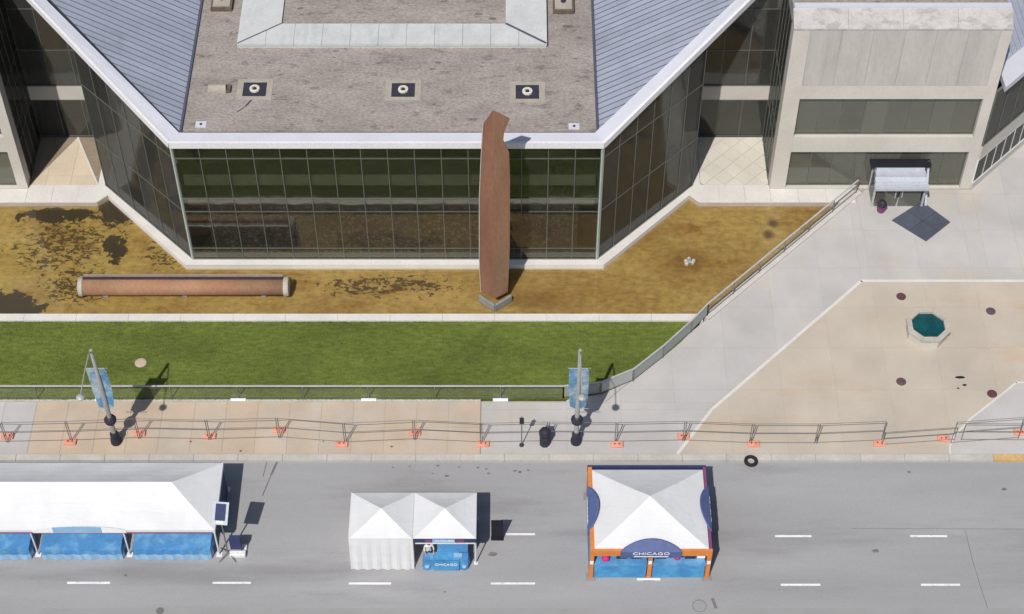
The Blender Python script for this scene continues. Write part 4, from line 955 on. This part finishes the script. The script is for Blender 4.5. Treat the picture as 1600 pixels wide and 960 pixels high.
def big_tent():
    x1, y0, y1 = -15.15, -16.75, -12.55; xs = [-15.2, -19.85, -24.6, -29.3, -34.0]; x0 = -34.1; ez = 2.28
    t = thing('long_tent', 'long white hipped tent on the road, cut by the left edge', 'tent', ((x0 + x1) / 2, -14.6, RZ))
    ry = -14.45; rz = ez + (zat(750, ry) - ez) * .84; hx = G(268, 750, rz).x
    for x in xs:
        for y in (y0 + .06, y1 - .06):
            MB().tube([(x, y, RZ), (x, y, ez - .05)], .045, 8).build('pole', 'white_metal', t); MB().box(x - .15, x + .15, y - .15, y + .15, RZ, RZ + .03).build('foot_plate', 'white_metal', t)
    m = MB(); E0, E1, E2, E3 = (x0, y0, ez), (x1, y0, ez), (x1, y1, ez), (x0, y1, ez); Rr, Rl = (hx, ry, rz), (x0, ry, rz)
    def patch(a, b_, c, d, nu, nv, sag):
        a, b_, c, d = map(Vector, (a, b_, c, d)); vs = []
        for j in range(nv + 1):
            for i in range(nu + 1):
                u, v = i / nu, j / nv; q = (a * (1 - u) + b_ * u) * (1 - v) + (d * (1 - u) + c * u) * v
                rip = sag * math.sin(v * math.pi) * (.75 + .25 * math.cos(u * nu * 1.05)) ; vs.append(q - Vector((0, 0, rip)))
        m.add(vs, [(j * (nu + 1) + i, j * (nu + 1) + i + 1, (j + 1) * (nu + 1) + i + 1, (j + 1) * (nu + 1) + i) for j in range(nv) for i in range(nu)])
    patch(E0, E1, Rr, Rl, 26, 5, .10); patch(E2, E3, Rl, Rr, 26, 5, .10); quad = None
    a, b_, p = Vector(E1), Vector(E2), Vector(Rr); n = 6; idx = {}; vs = []
    for r in range(n + 1):
        for k in range(n + 1 - r):
            u, w = k / n, r / n; q = a * (1 - u - w) + b_ * u + p * w - Vector((0, 0, .22 * w * (1 - w))); idx[(r, k)] = len(vs); vs.append(q)
    fs = []
    for r in range(n):
        for k in range(n - r):
            fs.append((idx[(r, k)], idx[(r, k + 1)], idx[(r + 1, k)]))
            if (r + 1, k + 1) in idx: fs.append((idx[(r, k + 1)], idx[(r + 1, k + 1)], idx[(r + 1, k)]))
    m.add(vs, fs); solid(m.build('roof', 'white_vinyl', t, smooth=False), .02)
    # valances
    MB().box(x0, x1 + .01, y0 - .02, y0, ez - .26, ez + .01).build('front_valance', 'white_vinyl', t)
    MB().box(x1, x1 + .02, y0, y1, ez - .26, ez + .01).build('end_valance', 'white_vinyl', t); MB().box(x0, x1, y1, y1 + .02, ez - .3, ez + .01).build('rear_valance', 'navy', t)
    MB().box(x0, x1 - .1, y0 - .028, y0 - .022, ez - .27, ez - .16).build('valance_border', 'purple_print', t)
    # arched sign on the front eave
    xa, xb = G(52, 822, ez).x, G(198, 822, ez).x; n = 14
    arch = [(xa + (xb - xa) * k / n, ez + .05 + .34 * math.sin(math.pi * k / n) ** .6) for k in range(n + 1)]
    def board(f0, f1, name, mat, yo, zlo):
        pts = [(xa + (xb - xa) * (f0 + (f1 - f0) * k / n)) for k in range(n + 1)]; vs = []
        for yy in (y0 - .05 - yo, y0 - .03 - yo * .5):
            for x in pts: vs.append((x, yy, zlo))
            for x in pts: vs.append((x, yy, ez + .04 + .36 * max(0, math.sin(math.pi * (x - xa) / (xb - xa))) ** .6))
        K = n + 1; fs = []
        for k in range(n): fs += [(k, k + 1, K + k + 1, K + k), (2 * K + k + 1, 2 * K + k, 3 * K + k, 3 * K + k + 1), (K + k, K + k + 1, 3 * K + k + 1, 3 * K + k), (k + 1, k, 2 * K + k, 2 * K + k + 1)]
        fs += [(0, K, 3 * K, 2 * K), (n, 2 * K + n, 3 * K + n, K + n)]
        return MB().add(vs, fs).build(name, mat, t)
    board(0, 1, 'arch_board', 'print_white', 0, ez - .18); board(.22, .74, 'arch_panel', 'pale_blue', .02, ez - .14)
    # rear and end walls of blue cloth
    MB().box(x0, x1 - .1, y1 - .12, y1 - .09, RZ + .03, ez - .3).build('rear_curtain', 'navy', t)
    MB().box(x1 - .03, x1, y0 + 1.3, y1 - .1, RZ + .03, ez - .27).build('end_curtain', 'navy', t)
big_tent()
for k, (xa, xb, nm) in enumerate(((-19.55, -15.55, 'blue covered table at the right end of the long tent'), (-24.3, -20.15, 'blue covered table in the middle bay of the long tent'), (-29.0, -24.9, 'blue covered table at the left edge under the long tent'))):
    cloth_table(nm, xa, xb, -16.95, -15.7, .92, 'blue_cloth', 'tables under the long tent', hem='pale_blue')

def small_tent():
    x0, xm, x1, y0, y1, ez = -8.3, -5.05, -1.82, -17.25, -14.42, 2.25
    t = thing('double_tent', 'small white double-peaked tent with a blue counter on the road', 'tent', ((x0 + x1) / 2, (y0 + y1) / 2, RZ))
    for x in (x0 + .05, xm, x1 - .05):
        for y in (y0 + .05, y1 - .05): MB().tube([(x, y, RZ), (x, y, ez - .04)], .035, 8).build('pole', 'white_metal', t); MB().box(x - .1, x + .1, y - .1, y + .1, RZ, RZ + .025).build('foot_plate', 'white_metal', t)
    yc = (y0 + y1) / 2; pz = ez + (zat(791, yc) - ez) * .78
    for xa, xb in ((x0, xm - .005), (xm + .005, x1)):
        m = MB(); quad_roof(m, [(xa, y0, ez), (xb, y0, ez), (xb, y1, ez), (xa, y1, ez)], ((xa + xb) / 2, yc, pz), sag=.05); solid(m.build('canopy', 'white_vinyl', t), .02)
    MB().box(x0, x1, y1, y1 + .02, ez - .30, ez + .01).build('rear_valance', 'navy', t); MB().box(x1, x1 + .02, y0, y1, ez - .34, ez + .01).build('side_valance', 'navy', t)
    MB().box(x0 - .02, x0, y0, y1, ez - .30, ez + .01).build('side_valance', 'white_vinyl', t)
    MB().box(xm + .02, x1 - .01, y0 - .02, y0, ez - .34, ez + .01).build('front_valance', 'navy', t)
    for xa, xb in ((xm + .65, xm + .98), (x1 - 1.05, x1 - .62)): MB().box(xa, xb, y0 - .027, y0 - .021, ez - .30, ez - .03).build('valance_print', 'purple_print', t)
    MB().box(xm + 1.0, x1 - 1.08, y0 - .027, y0 - .021, ez - .32, ez - .02).build('valance_print', 'pale_blue', t)
    text_mesh('lettering', 'CHICAGO', .2, ((xm + x1) / 2, y0 - .03, ez - .17), (R(90), 0, 0), 'print_white', t, width=.95)
    MB().box(xm + .12, x1 - .06, y0 - .03, y0 + .02, ez - .44, ez - .37).build('cross_bar', 'white_metal', t)
    # white front curtain of the left half
    n = 26; vs = []
    for j, (z, yo) in enumerate(((ez + .005, -.02), (ez - .5, -.10), (.9, -.20), (RZ + .02, -.34))):
        for k in range(n + 1):
            f = k / n; vs.append((x0 - .01 + (xm - x0 + .02) * f, y0 + yo + .03 * math.sin(k * 1.55) * (j / 2), z))
    solid(MB().add(vs, [(j * (n + 1) + k, (j + 1) * (n + 1) + k, (j + 1) * (n + 1) + k + 1, j * (n + 1) + k + 1) for j in range(3) for k in range(n)]).build('front_curtain', 'white_vinyl', t), .01)
    vs = []
    for j, z in enumerate((ez, .9, RZ + .02)):
        for k in range(n + 1): vs.append((x0 - .015 + .02 * math.sin(k * 1.4) * (j / 2), y0 + (y1 - y0) * k / n, z))
    solid(MB().add(vs, [(j * (n + 1) + k, j * (n + 1) + k + 1, (j + 1) * (n + 1) + k + 1, (j + 1) * (n + 1) + k) for j in range(2) for k in range(n)]).build('side_curtain', 'white_vinyl', t), .01)
    MB().box(xm + .03, x1 - .1, y1 - .12, y1 - .09, RZ + .03, ez - .3).build('rear_curtain', 'navy', t)
    MB().box(x1 - .02, x1 + .0, y0 + .9, y1 - .1, RZ + .03, ez - .34).build('end_curtain', 'navy', t)
small_tent()
ct = cloth_table('blue table with light blue runner under the double tent', -4.55, -2.25, -17.58, -17.22, 1.02, 'blue_cloth')
MB().box(-4.05, -2.72, -17.682, -17.662, RZ + .05, RZ + .98).build('runner_front', 'sky_blue', ct); MB().box(-4.05, -2.72, -17.66, -17.17, RZ + 1.022, RZ + 1.03).build('runner_top', 'sky_blue', ct)
MB().box(-3.85, -2.27, -17.16, -16.5, RZ + .1, RZ + 1.015).build('counter_extension', 'blue_cloth', ct)
text_mesh('lettering', 'CHICAGO', .26, (-3.385, -17.69, RZ + .62), (R(90), 0, 0), 'print_white', ct, width=1.15)
for x in (-4.35, -2.45): MB().lathe((x, -17.69, RZ + .45), [(.01, 0), (.12, .02), (.12, .03), (.01, .05)], 10).build('printed_badge', 'pale_blue', ct)
tag(MB().box(-2.98, -2.55, -17.5, -17.28, RZ + 1.03, RZ + 1.09).build('flyer_stack', 'pale_blue'), 'pale blue stack of flyers on the table under the double tent', 'papers')
person('person with dark hair and white top behind the blue table', (-4.28, -17.0, RZ), R(10), 'shirt_white')

def square_tent():
    x0, x1, y0, y1, ez = 3.95, 10.1, -18.12, -12.95, 2.42
    t = thing('square_tent', 'square white pyramid tent with orange frame and blue arched signs', 'tent', ((x0 + x1) / 2, (y0 + y1) / 2, RZ))
    xm, ym = (x0 + x1) / 2, (y0 + y1) / 2
    for x, y in ((x0 + .1, y0 + .1), (xm, y0 + .1), (x1 - .1, y0 + .1), (x0 + .1, y1 - .1), (x1 - .1, y1 - .1)):
        MB().box(x - .11, x + .11, y - .11, y + .11, RZ + .03, ez - .35).build('column', 'orange', t); MB().box(x - .25, x + .25, y - .25, y + .25, RZ, RZ + .03).build('foot_plate', 'steel_grey', t)
        if y < -15: MB().box(x - .09, x + .09, y - .117, y - .112, 1.25, 1.55).build('column_badge', 'print_white', t)
    m = MB(); i = .16; quad_roof(m, [(x0 + i, y0 + i, ez), (x1 - i, y0 + i, ez), (x1 - i, y1 - i, ez), (x0 + i, y1 - i, ez)], (xm, ym, ez + (zat(768, ym) - ez) * .74), sag=.07, n=8); solid(m.build('canopy', 'white_vinyl', t), .02)
    MB().box(x0 - .02, x1 + .02, y0, y0 + .15, ez - .42, ez + .03).build('front_beam', 'orange', t); MB().box(x0, x0 + .22, y0 + .152, y1 - .002, ez - .42, ez + .028).build('left_beam', 'orange', t)
    MB().box(x1 - .14, x1, y0 + .152, y1 - .002, ez - .42, ez + .028).build('right_beam', 'purple_print', t); MB().box(x0 - .02, x1 + .02, y1, y1 + .12, ez - .42, ez + .03).build('rear_beam', 'navy', t)  # right beam belongs to the orange frame; purple paints its shaded side
    def arch(p, q, outw, name, mats, letter, lrot, hgt=.42):
        p, q, outw = Vector(p), Vector(q), Vector(outw); n = 16; vs = []; K = n + 1
        for off in (.06, .0):
            for k in range(K): vs.append(p + (q - p) * (k / n) + outw * off + Vector((0, 0, ez - .50)))
            for k in range(K): vs.append(p + (q - p) * (k / n) + outw * (off - .5 * math.sin(math.pi * k / n) ** .75) + Vector((0, 0, ez + .04 + hgt * math.sin(math.pi * k / n) ** .75)))
        fs = []
        for off in (.06, .0):
            for k in range(K): vs.append(p + (q - p) * (k / n) + outw * off + Vector((0, 0, ez + .04)))
        for k in range(n): fs += [(k, k + 1, 4 * K + k + 1, 4 * K + k), (4 * K + k, 4 * K + k + 1, K + k + 1, K + k), (2 * K + k + 1, 2 * K + k, 5 * K + k, 5 * K + k + 1), (5 * K + k + 1, 5 * K + k, 3 * K + k, 3 * K + k + 1), (K + k, K + k + 1, 3 * K + k + 1, 3 * K + k), (k + 1, k, 2 * K + k, 2 * K + k + 1)]
        fs += [(0, 4 * K, 5 * K, 2 * K), (n, 2 * K + n, 5 * K + n, 4 * K + n)]
        bd = MB().add(vs, fs).build(name, mats, t)
        c = (p + q) / 2 + outw * .075
        text_mesh('lettering', 'CHICAGO', .34, (c.x, c.y, ez - .10), lrot, 'print_white', bd, width=(q - p).length * .60)
        w = (q - p).normalized() * ((q - p).length * .28); MB().bar(c - w + Vector((0, 0, ez - .36)), c + w + Vector((0, 0, ez - .36)), .012, .06).build('tagline_bar', 'print_white', bd)
        return bd
    arch((xm - 1.55, y0, 0), (xm + 1.55, y0, 0), (0, -1, 0), 'arched_sign', 'royal', 'CHICAGO', (R(90), 0, 0))
    arch((x0, ym + 1.35, 0), (x0, ym - 1.35, 0), (-1, 0, 0), 'arched_sign', 'royal', 'CHICAGO', (R(90), 0, R(-90)))
    arch((x1, ym - 1.35, 0), (x1, ym + 1.35, 0), (1, 0, 0), 'arched_sign', 'royal', 'CHICAGO', (R(90), 0, R(90)))
    MB().box(x0 + .0, x0 + .03, y0 + .25, y1 - .3, RZ + .03, 1.95).build('side_panel', 'sky_blue', t); MB().box(x0 + .3, x1 - .3, y1 - .08, y1 - .05, RZ + .03, 1.95).build('rear_panel', 'navy', t)
    MB().box(x1 - .05, x1 - .02, y0 + .6, y1 - .3, RZ + .03, 1.95).build('end_panel', 'navy', t)
    for k, (xa, xb) in enumerate(((x0 + .25, xm - .16), (xm + .16, x1 - .25))):
        MB().box(xa, xb, y0 + .04, y0 + .10, RZ + .03, 1.08).build('counter_front', 'sky_blue', t); MB().box(xa - .02, xb + .02, y0 - .03, y0 + .62, 1.08, 1.14).build('counter_top', 'blue_cloth', t)
    MB().box(xm - .6, xm + .6, y0 - .12, y0 - .02, RZ, RZ + .05).build('threshold', 'print_white', t)
square_tent()
for (x, y, r, lb) in ((4.78, -17.78, .21, 'round magenta bag on the left counter of the square tent'), (8.42, -17.72, .17, 'small round magenta bag on the right counter of the square tent')):
    t = thing('round_bag', lb, 'bag', (x, y, 1.14))
    MB().lathe((x, y, 1.14), [(r * .7, 0), (r, r * .5), (r * .95, r * 1.0), (r * .6, r * 1.5), (r * .2, r * 1.7), (r * .25, r * 1.9)], 12).build('body', 'magenta', t, smooth=True)
    MB().tube([(x - r * .25, y, 1.14 + r * 1.7), (x, y, 1.14 + r * 2.4), (x + r * .25, y, 1.14 + r * 1.7)], .018, 6).build('handle', 'purple_print', t)
for k, (x, lb) in enumerate(((5.6, 'dark crate at the back of the left counter in the square tent'), (6.35, 'dark crate next to the middle column in the square tent'), (7.6, 'dark crate beside the middle column on the right counter'), (9.1, 'dark crate near the cooler on the right counter'))):
    t = thing('crate', lb, 'crate', (x, -17.62, 1.14), 'crates on the counters'); y = -17.62
    MB().box(x - .27, x + .27, y - .12, y + .12, 1.14, 1.17).build('crate_bottom', 'dark_iron', t)
    for xa, xb, ya, yb_ in ((-.27, .27, -.12, -.10), (-.27, .27, .10, .12), (-.27, -.25, -.1, .1), (.25, .27, -.1, .1)): MB().box(x + xa, x + xb, y + ya, y + yb_, 1.172, 1.36).build('crate_side', 'dark_iron', t)
x, y = 9.62, -17.75; t = thing('drinks_cooler', 'pale blue cooler on the right counter of the square tent', 'cooler', (x, y, 1.14))
bevel(MB().box(x - .2, x + .2, y - .16, y + .16, 1.14, 1.48).build('body', 'pale_blue', t), .03); bevel(MB().box(x - .21, x + .21, y - .17, y + .17, 1.485, 1.56).build('lid', 'print_white', t), .02)

# ---- mast with screen, banner stand
def mast():
    c = G(357, 868, RZ); x, y = c.x, c.y; t = thing('screen_mast', 'mast with white-framed dark screen at the right end of the long tent', 'screen', (x, y, RZ))
    for k in range(4):
        a = R(45) + k * math.pi / 2; MB().bar((x, y, RZ + .35), (x + .62 * math.cos(a), y + .62 * math.sin(a), RZ + .02), .04, .04).build('leg', 'fence_steel', t)
    MB().tube([(x, y, RZ + .2), (x, y, 3.5)], .04, 8).build('pole', 'fence_steel', t)
    for xx, yy, zz in ((x + .5, y - .02, .30), (x + .52, y + .42, .22)): bevel(MB().box(xx - .42, xx + .42, yy - .16, yy + .16, RZ, RZ + zz).build('ballast_block', 'white_metal', t), .05)
    ce = Vector((x + .05, y + .02, 3.75)); dirn = Vector((.10, -.55, .83)).normalized(); up = Vector((0, 1, 0)); ax = up.cross(dirn).normalized() * -1; ay = dirn.cross(ax).normalized()
    if ay.z < 0: ay = -ay
    def slab(w, h, d0, d1, oy, name, mat):
        vs = [ce + ax * sx * w / 2 + ay * (oy + sy * h / 2) + dirn * d for d in (d0, d1) for sx, sy in ((-1, -1), (1, -1), (1, 1), (-1, 1))]
        MB().add(vs, [(0, 1, 2, 3)[::-1], (4, 5, 6, 7), (0, 1, 5, 4), (1, 2, 6, 5), (2, 3, 7, 6), (3, 0, 4, 7)]).build(name, mat, t)
    slab(.78, 1.15, -.05, .05, 0, 'frame', 'screen_frame'); slab(.52, .85, .051, .058, .06, 'screen_face', 'navy'); slab(.34, .12, .051, .06, -.44, 'name_plate', 'print_white')
    bx = x + .45; MB().box(bx - .28, bx + .28, y + .05, y + .35, .35, 1.25).build('control_cabinet', 'navy', t); MB().box(bx - .25, bx + .25, y + .08, y + .32, RZ, .35).build('cabinet_stand', 'steel_grey', t)
mast()
c = G(777, 842, RZ); t = thing('banner_stand', 'black upright banner stand on the road right of the double tent', 'banner', (c.x, c.y, RZ))
MB().box(c.x - .31, c.x + .31, c.y - .035, c.y - .015, RZ + .08, RZ + 1.78).build('banner', 'black', t); MB().box(c.x - .33, c.x + .33, c.y - .12, c.y + .10, RZ, RZ + .08).build('base', 'black', t); MB().tube([(c.x, c.y + .02, RZ + .08), (c.x, c.y + .02, RZ + 1.78)], .015, 6).build('support_pole', 'fence_steel', t)
